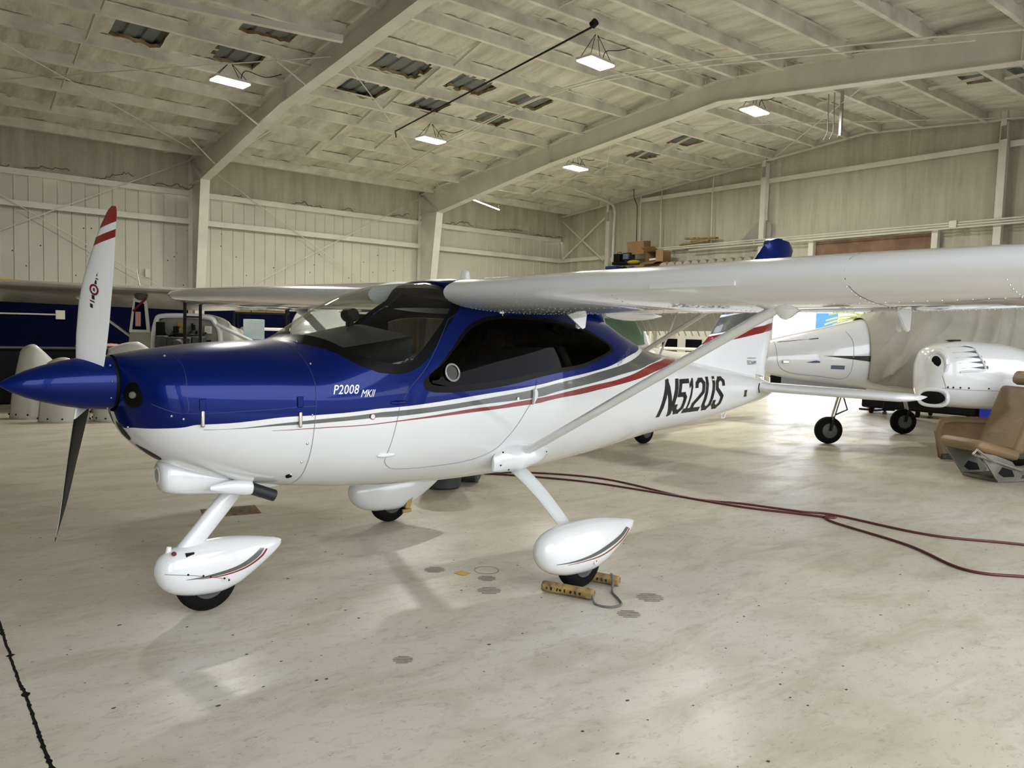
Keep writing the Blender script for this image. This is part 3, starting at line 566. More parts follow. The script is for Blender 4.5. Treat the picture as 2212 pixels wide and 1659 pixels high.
mb = MB(); q = HULL.side(-1.238, 1.125, .002); mb.lathe(q, (0, -1, 0), [(0, 0), (0, .018), (.001, .018), (.001, 0)], 20); o = mb.build('roundel_sticker', redd, plane); mb = MB(); mb.lathe((q[0], q[1]-.0015, q[2]), (0, -1, 0), [(0, 0), (0, .014), (.001, .014), (.001, 0)], 20); mb.build('sticker_centre', white, o)
mb = MB(); q = HULL.side(3.52, 1.064, .002); patch(mb, HULL, [(3.49, 1.03), (3.56, 1.03), (3.56, 1.10), (3.49, 1.10)], .002, smooth=1); mb.build('data_plate', mat('etched_data_plate', (.10, .09, .05), .4, .5), plane)
# lettering on the flank
def hull_text(name, polys_v, polys_f, m, fx, off=.003, sg=-1):
    mb = MB(); mb.add([HULL.side(*fx(u, v), off, sg) for u, v in polys_v], polys_f); return mb.build(name, m, plane, smooth=False)
def glyph_mesh(strokes):
    V, F = [], []
    for poly in strokes: n = len(V); V += poly; F.append(tuple(range(n, n+len(poly))))
    return V, F
def st(pts, w=.27, wy=.135):
    """octagon-style stroke: quads along axis-aligned or slanted runs"""
    out = []
    for (x0, y0), (x1, y1) in zip(pts[:-1], pts[1:]):
        d = np.array([x1-x0, y1-y0], float); L = np.hypot(*d); nx, ny = -d[1]/L, d[0]/L; hx, hy = nx*w/2, ny*wy/2
        ex, ey = d/L*np.array([w*.35, wy*.35]); out.append([(x0-ex+hx, y0-ey+hy), (x0-ex-hx, y0-ey-hy), (x1+ex-hx, y1+ey-hy), (x1+ex+hx, y1+ey+hy)])
    return out
CH = {'N': [(0, 0, 1, 1)], }
g = {'N': [[(.14, .02), (.14, .98)], [(.86, .02), (.86, .98)], [(.14, .98), (.86, .02)]],
     '5': [[(.95, .94), (.16, .94), (.14, .56), (.68, .56), (.86, .44), (.86, .18), (.66, .06), (.30, .06), (.12, .16), (.12, .24)]],
     '1': [[(.18, .80), (.56, .96), (.56, .04)], [(.15, .06), (.97, .06)]],
     '2': [[(.14, .76), (.14, .84), (.34, .94), (.66, .94), (.86, .82), (.86, .60), (.14, .22), (.14, .06), (.92, .06)]],
     'U': [[(.14, .98), (.14, .18), (.34, .06), (.66, .06), (.86, .18), (.86, .98)]],
     'S': [[(.86, .76), (.86, .84), (.66, .94), (.34, .94), (.14, .82), (.14, .66), (.86, .36), (.86, .18), (.66, .06), (.34, .06), (.14, .16), (.14, .24)]]}
reg = []
for ch, x0, x1 in (('N', 1.755, 2.025), ('5', 2.03, 2.215), ('1', 2.225, 2.345), ('2', 2.36, 2.56), ('U', 2.58, 2.78), ('S', 2.80, 3.0)):
    for run in g[ch]:
        for quad in st(run, .31 if ch not in 'N' else .25): reg.append([(x0+(x1-x0)*a, b) for a, b in quad])
V_, F_ = [], []
for q in reg:
    for i in range(4):
        t0, t1 = i/4, (i+1)/4; A0 = np.array(q[0])*(1-t0)+np.array(q[3])*t0; A1 = np.array(q[1])*(1-t0)+np.array(q[2])*t0; B0 = np.array(q[0])*(1-t1)+np.array(q[3])*t1; B1 = np.array(q[1])*(1-t1)+np.array(q[2])*t1
        n = len(V_); V_ += [tuple(A0), tuple(A1), tuple(B1), tuple(B0)]; F_.append((n, n+1, n+2, n+3))
hull_text('registration_lettering', V_, F_, decal, lambda u, v: (u+.11*(v-.5), .945+.306*v+.0*(u-2)))['label'] = 'slanted black registration N512US'
V_, F_ = text_tris('P2008', .072, .35, 1.05); hull_text('model_lettering', V_, F_, silverd, lambda u, v: (-1.475+u*.80, 1.258+v))
V_, F_ = text_tris('MKII', .06, .5, .95); hull_text('model_lettering', V_, F_, silverd, lambda u, v: (-1.315+u*.75, 1.238+v))
V_, F_ = text_tris('LIGHT SPORT', .085, .15, 1.1)
def lsp(u, v): t = u/.62; return (1.02+.36*t-.10*v, 1.39+.115*t+.03*t*t+v*.55)
hull_text('script_lettering', V_, F_, greyd, lsp, .002)
# logo on the upper blade
L0 = Vector((BX, 0, 1.305)); rad = Vector((0, -math.sin(tilt), math.cos(tilt))); tan_ = Vector((0, math.cos(tilt), math.sin(tilt))); bb = math.radians(29); chd = tan_*math.cos(bb)+Vector((-1, 0, 0))*math.sin(bb); nrm = tan_*(-math.sin(bb))+Vector((-1, 0, 0))*math.cos(bb)
lg = lambda a, c, o=.018: L0+rad*(.515+a)+chd*c+nrm*o
mb = MB(); mb.grid([[lg(.028*math.cos(t)*k, .028*math.sin(t)*k, .019) for k in (.62, 1)] for t in np.linspace(0, 2*math.pi, 25)], 0)
for a0, a1, c0, c1 in ((.03, .05, -.012, .004), (.055, .062, -.018, .014), (.07, .095, -.01, .008), (-.05, -.03, -.010, .008), (-.065, -.058, -.014, .016), (-.095, -.075, -.006, .012), (-.008, .008, -.006, .006)): mb.add([lg(a0, c0), lg(a1, c0+.004), lg(a1, c1+.004), lg(a0, c1)], [(0, 1, 2, 3)], 1)
mb.build('blade_logo', [redd, decal], sp, smooth=False)
# fin and rudder
FO = cat_rom([(2.45, 1.36), (2.62, 1.41), (2.85, 1.50), (2.98, 1.56), (3.13, 1.67), (3.33, 1.88), (3.62, 2.18), (3.92, 2.48), (4.10, 2.643), (4.20, 2.71), (4.30, 2.735)], 4).tolist()
FO = FO+[(4.36, 2.737), (4.40, 2.735), (3.96, 1.245), (3.96, 1.12), (2.6, 1.20)]; RO = [(4.412, 2.733), (4.60, 2.728), (4.71, 2.70), (4.76, 2.64), (4.40, 1.90), (4.265, 1.26), (4.20, 1.21), (4.11, 1.235), (3.968, 1.25)]
def fin_part(name, outline, xh, thick, lo):
    O = np.array(outline, float); a, b = O.min(0), O.max(0); G = np.array([(x, z) for x in np.arange(a[0]+.03, b[0], .06) for z in np.arange(a[1]+.03, b[1], .06)]); G = G[in_poly(G, O)]
    ls = [[(x, z0+k*(x-x0)) for x in (2.3, 4.9)] for x0, z0, k in FL]; V, F = cdt(G, [O], ls); c = V[F].mean(1); F = F[in_poly(c, O)]; c = V[F].mean(1); zz = lambda i: FL[i][1]+FL[i][2]*(c[:, 0]-FL[i][0])
    mi = np.zeros(len(F), int); mi[(c[:, 1] > zz(0)) & (c[:, 1] < zz(1))] = 2; mi[(c[:, 1] > zz(2)) & (c[:, 1] < zz(3))] = 1; mi[c[:, 1] > zz(4)] = 3
    def th(x, z):
        d = min(np.hypot(*(np.array([x, z])-p0-np.clip(np.dot(np.array([x, z])-p0, p1-p0)/max(1e-9, np.dot(p1-p0, p1-p0)), 0, 1)*(p1-p0))) for p0, p1 in zip(lo[:-1], lo[1:])); return thick*min(1, (d/.22))**.5+.001
    lo = [np.array(p) for p in lo]; y = np.array([th(*p) for p in V]); mb = MB()
    for sg in (-1, 1): mb.add([(x, sg*t, z) for (x, z), t in zip(V, y)], F.tolist()); mb.m[-len(F):] = mi.tolist()
    cnt = {}
    for f in F:
        for a_, b_ in ((f[0], f[1]), (f[1], f[2]), (f[2], f[0])): cnt.setdefault((min(a_, b_), max(a_, b_)), []).append((a_, b_))
    for es in cnt.values():
        if len(es) == 1:
            i, j = es[0]; p, q = V[i], V[j]; zm = (p[1]+q[1])/2; mb.add([(p[0], -y[i], p[1]), (q[0], -y[j], q[1]), (q[0], y[j], q[1]), (p[0], y[i], p[1])], [(0, 1, 2, 3)], 0 if zm < 1.88 or name == 'x' else 3)
    return mb.build(name, [white, grey, red, blue], plane, ang=40)
FL = [(2.974, 1.553, .13), (3.09, 1.637, .138), (3.13, 1.661, .17), (3.36, 1.845, .155), (3.35, 1.868, .155)]
fin = fin_part('fin', FO, 0, .055, FO[:33]); fin['label'] = 'white fin with red and grey bands and a blue top'
rud = fin_part('rudder', RO, 0, .042, [RO[2], RO[3], RO[4], RO[5]])
mb = MB(); V_, F_ = text_tris('TECNAM', .062, 0, 1.1); mb.add([(3.76+u*.72, -.061, 1.352+v) for u, v in V_], F_)
V_, F_ = text_tris('QUALITY AIRCRAFT SINCE 1948', .02); mb.add([(3.765+u*.60, -.061, 1.415+v) for u, v in V_], F_); mb.build('maker_lettering', decal, fin, smooth=False)
for sg in (-1, 1):
    wing_mesh([(sg*.05, 3.86, .74, 1.108, 0), (sg*.9, 3.91, .68, 1.108, 0), (sg*1.5, 3.95, .62, 1.108, 0), (sg*1.56, 4.0, .54, 1.108, 0), (sg*1.62, 4.14, .34, 1.108, 0)], 0, 1, .14, 0, 14).build('stabilator', white, plane, ang=40)
    mb = MB(); mb.tube([(3.845, sg*.17, 1.16), (3.83, sg*.172, 1.108), (3.845, sg*.175, 1.06)], .006, 8); mb.build('stabilator_seal', blackm, plane)
b = Body([(3.7, .05, 1.02, .90, .97, 2, 2), (4.0, .06, 1.06, .93, 1.0, 2, 2), (4.3, .05, 1.08, .99, 1.04, 2, 2), (4.5, .02, 1.09, 1.05, 1.07, 2, 2)]); b.mesh(12, 16).build('tail_cone_fairing', white, plane)
mb = MB(); mb.tube([(3.35, -.02, .865), (3.38, -.02, .80), (3.43, -.02, .80), (3.46, -.02, .875)], .008, 8); mb.build('tail_tie_down', white, plane)
# ------------------------------------------------------------------ hangar shell
XA, XB, YA, YB = -9.0, 19.58, -1.75, 22.0; RY = 10.2; EV = 6.20; SL = .085
def deck(y): return EV+(YB-y)*SL if y > RY else EV+(YB-RY)*SL-(RY-y)*SL
fl = MB(); fl.add([(XA, YA-.2, 0), (XB+.2, YA-.2, 0), (XB+.2, YB+.2, 0), (XA, YB+.2, 0)], [(0, 1, 2, 3)]); floor = struct(fl.build('floor', floorm, smooth=False))
# expansion joint with broken edges
mb = MB(); ys = np.arange(2.2, 8.4, .018); w = .004+.006*np.clip(RNG.normal(0, 1, len(ys)), 0, 3)*(RNG.random(len(ys)) > .6); xo = .375+np.cumsum(RNG.normal(0, .0012, len(ys))); w[ys > 4.9] = .0012
mb.grid([[(x-q-.002, y, .0012), (x+q+.002, y, .0012)] for x, y, q in zip(xo, ys, w)]); mb.build('floor_joint', black, floor)
def scuff(x, y, r, n=5, rz=.0):
    mb = MB()
    for k in range(n):
        t = (k+.5)/n*2-1; hw = r*math.sqrt(1-t*t); c, s = math.cos(rz), math.sin(rz); a = .10*r
        mb.add([(x+c*u-s*v, y+s*u+c*v, .0012) for u, v in ((-hw, t*r*.9-a), (hw, t*r*.9-a), (hw, t*r*.9+a), (-hw, t*r*.9+a))], [(0, 1, 2, 3)])
    mb.build('boot_scuff', scuffm, floor, smooth=False)
scuffm = mat('dark_scuff', (.30, .27, .205), .6, var=.3, vs=40)
for x, y, r in ((2.80, 4.32, .07), (2.86, 3.78, .075), (2.99, 3.98, .06), (3.62, 3.12, .085), (3.30, 3.0, .07), (1.9, 3.2, .05)): scuff(x, y, r, 5, -.65)
mb = MB(); mb.grid([[(3.09+.085*math.cos(t)*k, 4.12+.085*math.sin(t)*k, .0012) for k in (.93, 1)] for t in np.linspace(0, 2*math.pi, 33)]); mb.build('floor_ring_mark', scuffm, floor, smooth=False)
mb = MB()
for _ in range(240):
    x, y = RNG.uniform(.2, 7), RNG.uniform(1.2, 8); r = RNG.uniform(.003, .009); n = 6; o = RNG.uniform(0, 6)
    mb.add([(x+r*math.cos(o+k)*RNG.uniform(.6, 1.8), y+r*math.sin(o+k), .001) for k in range(n)], [tuple(range(n))])
o = mb.build('floor_specks', mat('grime', (.06, .05, .04), .8), floor, smooth=False); o['kind'] = 'stuff'
# left wall: ribbed sheet below, foam above
mb = MB(); xs = []
x = XA
while x < XB:
    for dx, dy in ((0, 0), (.12, 0), (.135, .018), (.15, .018), (.165, 0)): xs.append((x+dx, YB-(dy)))
    x += .305
xs.append((XB+.1, YB)); mb.grid([[(x, y, 0), (x, y, 2.2), (x, y, 5.06)] for x, y in xs]); wl_ = mb.build('wall_left', panelw, ang=20); struct(wl_)
mb = MB(); mb.box((7.0, YB-.022, 1.02), (10.5, .01, 2.04)); struct(mb.build('trim_navy_panel', navyw, smooth=False))
def foam_sheet(u0, u1, v0, v1, step, P, seedk, amp=.03, rib=.305, vmul=.35):
    nu, nv = max(2, int((u1-u0)/step)), max(2, int((v1-v0)/step/.8)); U, Vv = np.meshgrid(np.linspace(u0, u1, nu), np.linspace(v0, v1, nv), indexing='ij')
    d = amp*.55*np.maximum(0, np.cos(2*np.pi*U/rib))**2
    r = np.random.default_rng(seedk)
    for k in range(26):
        a, b, ph = r.normal(0, 1)*2.2*(1+k*.5), r.normal(0, 1)*2.2*(1+k*.5)*vmul, r.uniform(0, 6.28); d += amp*.42/(1+k*.42)*np.sin(a*U+b*Vv+ph)
    return [[P(u, v, q) for u, v, q in zip(a, b, c)] for a, b, c in zip(U, Vv, d)]
top = lambda x: 6.22
mb = MB(); mb.grid(foam_sheet(XA, XB+.1, 5.06, 6.24, .075, lambda u, v, d: (u, YB-.03-d-.012*(v < 5.12), v), 3, .03)); wf = mb.build('foam_lining', foam_wall, wl_, ang=60)
mb = MB(); r = np.random.default_rng(5) # crack lines of the foam edge
x = -2.
while x < 19:
    n = int(r.integers(8, 26)); z = 5.16+r.uniform(0, .05); L = []
    for k in range(n): L.append((x, YB-.075, z)); x += r.uniform(.03, .09); z += r.normal(0, .035); z = min(5.42, max(5.12, z))
    mb.tube(L, .009, 5, caps=False); x += r.uniform(.1, .8)
mb.build('foam_edge_crack', mat('dark_crack', (.12, .10, .07), .9), wl_)
mb = MB()
for _ in range(60):
    x, z = r.uniform(-2, 14), r.uniform(2.4, 4.2); mb.ball((x, YB-.002, z), .016, (1, .4, 1), 4, 6)
mb.build('wall_holes', black, wl_)['kind'] = 'stuff'
# end wall with its door opening
D0, D1, DZ = 9.15, 12.75, 3.4
def endtop(y): return deck(y)+.02
mb = MB(); pieces = [(YA, D0, 0), (D1, YB, 0)]
for y0, y1, _ in pieces: mb.grid(foam_sheet(y0, y1, 0, 1, .1, lambda u, v, d: (XB-d, u, v*endtop(u)), 8, .03))
mb.grid(foam_sheet(D0, D1, 0, 1, .1, lambda u, v, d: (XB-d, u, DZ+v*(endtop(u)-DZ)), 9, .03)); we = mb.build('wall_end', foam_wall, ang=60); struct(we)
mb = MB(); mb.box((XA, (YA+YB)/2, 3.6), (.1, YB-YA, 7.4)); struct(mb.build('wall_back', panelw, smooth=False))
for y0, y1 in ((-1, -4.2), (12.6, 19.6)):
    pass
OX0, OX1, OZ = OPEN
mb = MB(); mb.box(((XA+OX0)/2, YA, 3.15), (OX0-XA, .1, 6.3)); mb.box(((OX1+XB)/2, YA, 3.15), (XB-OX1, .1, 6.3)); mb.box(((OX0+OX1)/2, YA, (OZ+6.35)/2), (OX1-OX0, .1, 6.35-OZ)); struct(mb.build('wall_right', panelw, smooth=False))
# roof foam with torn-out rectangles
HO = [(2.95, 3.72, 14.78, 15.43), (4.70, 5.44, 14.70, 15.43), (4.72, 5.60, 13.26, 14.0), (7.33, 8.28, 13.38, 14.05), (7.32, 8.12, 14.86, 15.5), (9.1, 9.9, 13.4, 14.03), (9.12, 9.76, 14.86, 15.48), (10.78, 11.54, 13.4, 14.05), (10.84, 11.5, 14.85, 15.42), (16.08, 16.86, 13.2, 13.9), (16.05, 16.8, 14.65, 15.35), (16.2, 16.85, 5.7, 6.7), (16.2, 17.1, 4.3, 5.2), (8.9, 9.6, 7.3, 7.5)]
mb = MB(); me_ = MB(); st_ = .085; nx, ny = int((XB-XA)/st_), int((YB-YA)/st_)
X_, Y_ = np.meshgrid(np.linspace(XA, XB, nx), np.linspace(YA, YB, ny), indexing='ij'); D_ = .032*np.maximum(0, np.cos(2*np.pi*X_/.305))**2; r = np.random.default_rng(21)
for k in range(34):
    a, b, ph = r.normal(0, 1)*1.6*(1+k*.5), r.normal(0, 1)*1.1*(1+k*.4), r.uniform(0, 6.28); D_ += .012/(1+k*.22)*np.sin(a*X_+b*Y_+ph)
PUR = [21.2, 19.75, 18.3, 16.85, 15.60, 14.28, 12.82, 11.5, 10.62, 9.78, 8.72, 7.35, 5.98, 4.6, 3.2, 1.8, .4]
for py in PUR: D_ += .03*np.exp(-((Y_-py)/.07)**2)*(.7+.5*np.sin(X_*3.1+py*7)+.3*np.sin(X_*11+py))
D_ = np.maximum(D_, -.01); Z_ = np.vectorize(deck)(Y_)-.065-D_; jit = r.normal(0, .016, X_.shape)-.0; cut = np.zeros(X_.shape, bool)
for x0, x1, y0, y1 in HO: cut |= (X_ > x0-.05+jit*.4) & (X_ < x1+.05+jit*.4) & (Y_ > y0-.04+jit*2) & (Y_ < y1+.03+jit*.5)
mb.v = list(zip(X_.ravel().tolist(), Y_.ravel().tolist(), Z_.ravel().tolist())); cm = cut[:-1, :-1]; idx = lambda i, j: i*ny+j
for i in range(nx-1):
    for j in range(ny-1):
        if not cm[i, j]: mb.f.append((idx(i, j), idx(i+1, j), idx(i+1, j+1), idx(i, j+1))); mb.m.append(0)
        else:
            for (di, dj), (a, b) in (((-1, 0), ((i, j), (i, j+1))), ((1, 0), ((i+1, j), (i+1, j+1))), ((0, -1), ((i, j), (i+1, j))), ((0, 1), ((i, j+1), (i+1, j+1)))):
                if not cm[min(nx-2, max(0, i+di)), min(ny-2, max(0, j+dj))]:
                    A1, B1 = Vector(mb.v[idx(*a)]), Vector(mb.v[idx(*b)]); me_.add([A1, B1, B1+Vector((0, 0, .055+r.uniform(0, .03))), A1+Vector((0, 0, .055+r.uniform(0, .03)))], [(0, 1, 2, 3)])
ceil = struct(mb.build('ceiling', foam_roof, ang=70)); me_.build('torn_edge', foamedge, ceil, smooth=False)
mb = MB(); xs = []; x = XA
while x < XB:
    for dx, dz in ((0, 0), (.18, 0), (.21, .035), (.26, .035), (.29, 0)): xs.append((x+dx, dz))
    x += .305
for y0, y1 in ((YA-.1, RY), (RY, YB+.1)): mb.grid([[(x, y0, deck(y0)-.015+dz), (x, y1, deck(y1 if y1 != RY else RY)-.015+dz)] for x, dz in xs])
mb.build('roof_sheet', deckm, ceil, ang=20)
BLY, BLZ, PY = 20.95, 2.55, 16.7
# rigid frames
def frame(name, X, w=.22):
    mb = MB(); bot = [(YB-.42, 0), (YB-1.15, 5.33), (15.5, 6.03 if X > 8 else 6.10), (RY, 6.50), (4.65, 5.92), (YA+1.15, 5.33), (YA+.42, 0)]
    topl = [(YB-.06, 0), (YB-.06, deck(YB-.06)-.22), (YB-1.4, deck(YB-1.4)-.24), (15.5, deck(15.5)-.25), (RY, deck(RY)-.27), (4.65, deck(4.65)-.25), (YA+1.4, deck(YA+1.4)-.24), (YA+.06, deck(YA+.06)-.22), (YA+.06, 0)]
    web = [(YB-.42, 0), (YB-1.15, 5.33), (15.5, 6.03 if X > 8 else 6.10), (RY, 6.50), (4.65, 5.92), (YA+1.15, 5.33), (YA+.42, 0)]
    P = [(y, z) for y, z in web]; T = [(YB-.06, 0), (YB-.06, deck(YB)-.22), (15.5, deck(15.5)-.25), (RY, deck(RY)-.27), (4.65, deck(4.65)-.25), (YA+.06, deck(YA)-.22), (YA+.06, 0)]
    for s in (-1, 1): mb.add([(X+s*.006, y, z) for y, z in P+T], [(i, i+1, i+8, i+7) for i in range(6)])
    for a, b in zip(P[:-1], P[1:]): mb.beam((X, *a), (X, *b), w, .014, up=(1, 0, 0)) if False else mb.beam((X, *a), (X, *b), .014, w, up=(1, 0, 0))
    for a, b in zip(T[:-1], T[1:]): mb.beam((X, *a), (X, *b), .014, w, up=(1, 0, 0))
    for a, b in ((P[1], T[1]), (P[2], T[2]), (P[4], T[4]), (P[1], (YB-.06, 5.33))): mb.beam((X, *a), (X, *b), .012, w*.9, up=(1, 0, 0))
    for q in (P[2], P[4]):
        for dx in (-.07, .07):
            for dy in (-.06, .06): mb.ball((X+dx, q[0]+dy, q[1]-.012), .014, nu=4, nv=6)
    return struct(mb.build(name, steel, smooth=False))
frame('steel_frame', 6.2, .24); frame('steel_frame', 13.4, .24); frame('steel_frame', -1.2, .24)
mb = MB(); P = [(21.7, 5.93), (RY, 6.93), (YA+.3, 5.93)]
for a, b in zip(P[:-1], P[1:]):
    n = 1
    mb.beam((19.34, *a), (19.34, *b), .012, .16, up=(1, 0, 0)); mb.beam((19.34, a[0], a[1]+.24), (19.34, b[0], b[1]+.24), .012, .16, up=(1, 0, 0)); mb.beam((19.34, a[0], a[1]+.12), (19.34, b[0], b[1]+.12), .24, .01, up=(1, 0, 0))
struct(mb.build('end_rafter', steel, smooth=False))
for y, zt in ((19.27, 5.96), (13.1, 6.62), (7.0, 6.62), (.9, 6.05)):
    mb = MB(); mb.box((19.40, y-.07, zt/2), (.16, .012, zt)); mb.box((19.40, y+.07, zt/2), (.16, .012, zt)); mb.box((19.32, y, zt/2-.2), (.012, .16, zt-.4)); mb.box((19.30, y, zt+.15), (.012, .11, .5)); struct(mb.build('wall_column', steel, smooth=False))
# girts, purlins, eave strut, rods
def zbeam(mb, a, b, h, w, up=(0, 0, 1)):
    a, b = Vector(a), Vector(b); d = (b-a).normalized(); u = Vector(up); s = u.cross(d)
    mb.beam(a, b, .012, h, up); mb.beam(a-u*h/2+s*w/2, b-u*h/2+s*w/2, w, .012, up); mb.beam(a+u*h/2-s*w/2, b+u*h/2-s*w/2, w, .012, up)
for z in (5.07, 4.33):
    for x0, x1 in ((XA, -1.3), (-1.1, 6.08), (6.32, 13.28), (13.52, 19.45)):
        mb = MB(); mb.box(((x0+x1)/2, YB-.18, z), (x1-x0, .012, .13)); mb.box(((x0+x1)/2, YB-.14, z+.065), (x1-x0, .09, .012)); mb.box(((x0+x1)/2, YB-.145, z-.065), (x1-x0, .08, .012)); struct(mb.build('wall_girt', steel, smooth=False))
for z, y0, y1 in ((6.12, 13.2, 17.9), (6.12, 7.1, 13.0), (6.12, .9, 6.9), (4.33, 19.35, 21.9), (4.25, 16.7, 19.2)):
    mb = MB(); mb.box((19.44, (y0+y1)/2, z), (.012, y1-y0, .13)); mb.box((19.47, (y0+y1)/2, z+.06), (.09, y1-y0, .012)); struct(mb.build('end_girt', steel, smooth=False))
for py in PUR:
    mb = MB(); z = deck(py)-.185; xs = [XA, -1.2, 6.2, 13.4, 19.4]
    for x0, x1 in zip(xs[:-1], xs[1:]): zbeam(mb, (x0+.02, py, z), (x1-.02, py, z), .20, .075)
    struct(mb.build('roof_purlin', steel_dk, smooth=False))
mb = MB(); mb.box(((XA+XB)/2, YB-.1, 6.17), (XB-XA, .14, .14)); struct(mb.build('eave_strut', steel, smooth=False))
for X in (2.6, 8.45, 9.68, 16.2):
    for y0, y1 in zip(PUR[1:-1], PUR[2:]):
        if X == 9.68 and y0 < 17: continue
        if y0-y1 < 1: continue
        mb = MB(); mb.beam((X, y0-.06, deck(y0)-.25), (X, y1+.3, deck(y1)-.13), .05, .012, up=(1, 0, 0)); mb.beam((X, y0-.06, deck(y0)-.23), (X, y1+.3, deck(y1)-.11), .012, .04, up=(1, 0, 0)); struct(mb.build('purlin_strut', steel, smooth=False))
def rod(name, pts, r=.010, m=steel): mb = MB(); mb.tube(pts, r, 7, caps=True); return struct(mb.build(name, m))
for a, b in (((-1.1, YB-.25, 6.1), (6.1, YB-.25, 2.1)), ((-1.1, YB-.25, 2.1), (6.1, YB-.25, 5.95)), ((6.3, YB-.25, 5.95), (13.2, YB-.25, 1.9)), ((6.3, YB-.25, 1.9), (13.3, YB-.25, 5.9))): rod('brace_rod', [a, b], .012)
for a, b in (((-1.1, 20.6, 5.95), (6.1, 13.2, 6.45)), ((-1.1, 13.4, 6.45), (6.1, 20.7, 5.9)), ((6.3, 13.3, 6.6), (13.2, 20.5, 6.0)), ((13.5, 19.8, 6.05), (19.3, 13.4, 6.55)), ((13.5, 13.4, 6.5), (19.2, 19.6, 6.02)), ((13.5, 12.9, 6.5), (19.3, 6.6, 6.62)), ((13.5, 6.8, 6.4), (19.3, 12.8, 6.72))): rod('brace_rod', [a, b], .010)
rod('brace_rod', [(19.32, 21.6, 5.75), (19.32, 19.4, 4.2)], .03); rod('brace_rod', [(19.32, 21.6, 4.35), (19.32, 19.4, 5.7)], .03)
for X in (6.2, 13.4):
    for py, dx in ((19.75, -.75), (16.85, -.8), (14.28, -.8), (18.3, .75)):
        if X > 10 and dx < 0 and py > 15: pass
        if X > 10: continue
        yb = py; zb = 5.33+(YB-1.15-yb)*((6.10-5.33)/(YB-1.15-15.5)) if yb > 15.5 else 6.15
        rod('flange_brace', [(X+dx, py, deck(py)-.27), (X+.08*(1 if dx > 0 else -1), yb-.02, zb+.03)], .018)
# pipes and channels under the roof
o = MB(); o.tube([(8.98, 16.6, 6.30), (8.66, 16.4, 6.33), (8.35, 15.5, 6.42), (8.85, 9.4, 6.60), (9.15, 8.75, 6.62)][2:], .018, 8); o.tube([(9.17, 17.0, 6.25), (9.17, 16.36, 6.25), (8.25, 8.8, 6.45)][0:2], .012, 6); 
mb = MB(); mb.tube([(9.55, 16.9, 6.30), (9.30, 16.50, 6.32), (8.55, 9.05, 6.42)], .017, 8); mb.lathe((8.50, 8.98, 6.42), (0, -.5, .2), [(0, .0), (0, .06), (.09, .06), (.09, 0)], 10); tag(mb.build('gas_pipe', blackm), 'thin black pipe running under the roof to a dark cap near the ceiling lamp', 'pipe')
mb = MB(); mb.beam((1.2, 12.45, 6.22), (5.58, 11.65, 6.20), .10, .10); o = tag(mb.build('conduit_channel', steel), 'long cream metal channel under the roof at the upper left', 'channel'); MB().beam((1.2, 12.50, 6.285), (5.52, 11.70, 6.265), .05, .02).build('dark_slot', blackm, o, smooth=False)
for k, P in enumerate(([(10.9, 19.7, 6.0), (10.6, 15.6, 6.35), (10.75, 11.2, 6.62), (12.2, 6.6, 6.42), (14.5, 1.0, 6.0)], [(10.98, 19.7, 5.98), (10.68, 15.6, 6.33), (10.85, 11.2, 6.6), (13.0, 5.2, 6.3)])):
    mb = MB(); mb.tube([Vector(p) for p in cat_rom(P, 6)], .016, 6); tag(mb.build('electrical_conduit', steel), ('front' if k == 0 else 'rear')+' one of two cream conduits crossing beneath the roof purlins', 'conduit')
for k, (y, z) in enumerate(((0, 4.46), (0, 4.40), (0, 4.34))):
    mb = MB(); mb.tube([(19.28-.02*k, 18.0-1.2*k, z-.03*(k > 1)), (19.28-.02*k, 7.0, z), (19.28-.02*k, 1.0, z)], .022, 8)
    if k == 1:
        for yy in (16.4, 13.3, 9.9): mb.box((19.30, yy, 4.40), (.04, .03, .16))
    tag(mb.build('wall_pipe', steel), ('upper', 'middle', 'lower')[k]+' of three cream pipes along the end wall', 'pipe')
mb = MB(); mb.box((19.25, 7.9, 4.42), (.10, .16, .16)); tag(mb.build('junction_box', steel, smooth=False), 'small cream junction box on the pipes of the end wall', 'electrical box')
mb = MB(); mb.tube([Vector(p) for p in cat_rom([(16.5, 17.9, 6.1), (18.6, 18.6, 6.08), (19.2, 18.85, 5.9), (19.25, 18.9, 5.3), (19.25, 18.9, 3.0)], 5)], .045, 10); tag(mb.build('drop_conduit', steel), 'thick cream conduit bending down the end wall beside the corner column', 'conduit')
for yy, x0 in ((16.9, 19.38), (14.9, 19.4), (17.8, 19.38)):
    mb = MB(); mb.tube([(x0, yy, 6.5), (x0, yy+.03, 5.9), (x0, yy, 4.5)], .018, 6); tag(mb.build('wall_conduit', steel), {16.9: 'middle', 14.9: 'right', 17.8: 'left'}[yy]+' one of three thin vertical conduits above the storage shelf', 'conduit')
mb = MB(); mb.tube([(19.1, 17.9, 6.9), (19.1, 17.88, 6.2), (19.2, 17.80, 5.9), (19.2, 17.78, 4.7)], .012, 6); tag(mb.build('hanging_cable', blackm), 'dark cable hanging down in front of the end wall above the boxes', 'cable')
mb = MB()
for yy in (8.55, 8.72, 8.85): mb.tube([(15.2, yy, 6.75), (15.2, yy-.02, 5.9+.06*(yy > 8.6)), (15.2, yy+.06, 5.82)], .012, 6)
mb.box((15.2, 8.55, 6.30), (.05, .05, .9)); tag(mb.build('hoist_chain', alu), 'grey chain hoist hanging from the roof beyond the middle frame', 'chain')
tl = thing('tube_light', 'thin bright strip light hanging near the middle column', 'light', (14.4, 19.7, 5.56), .5); mb = MB(); mb.box((0, 0, 0), (1.9, .025, .025)); mb.build('tube', lamp, tl, smooth=False)
for x in (-.9, .9): mb = MB(); mb.tube([(x, 0, .01), (x, 0, deck(19.7)-5.56-.28)], .003, 4); mb.build('hanging_wire', steel, tl)
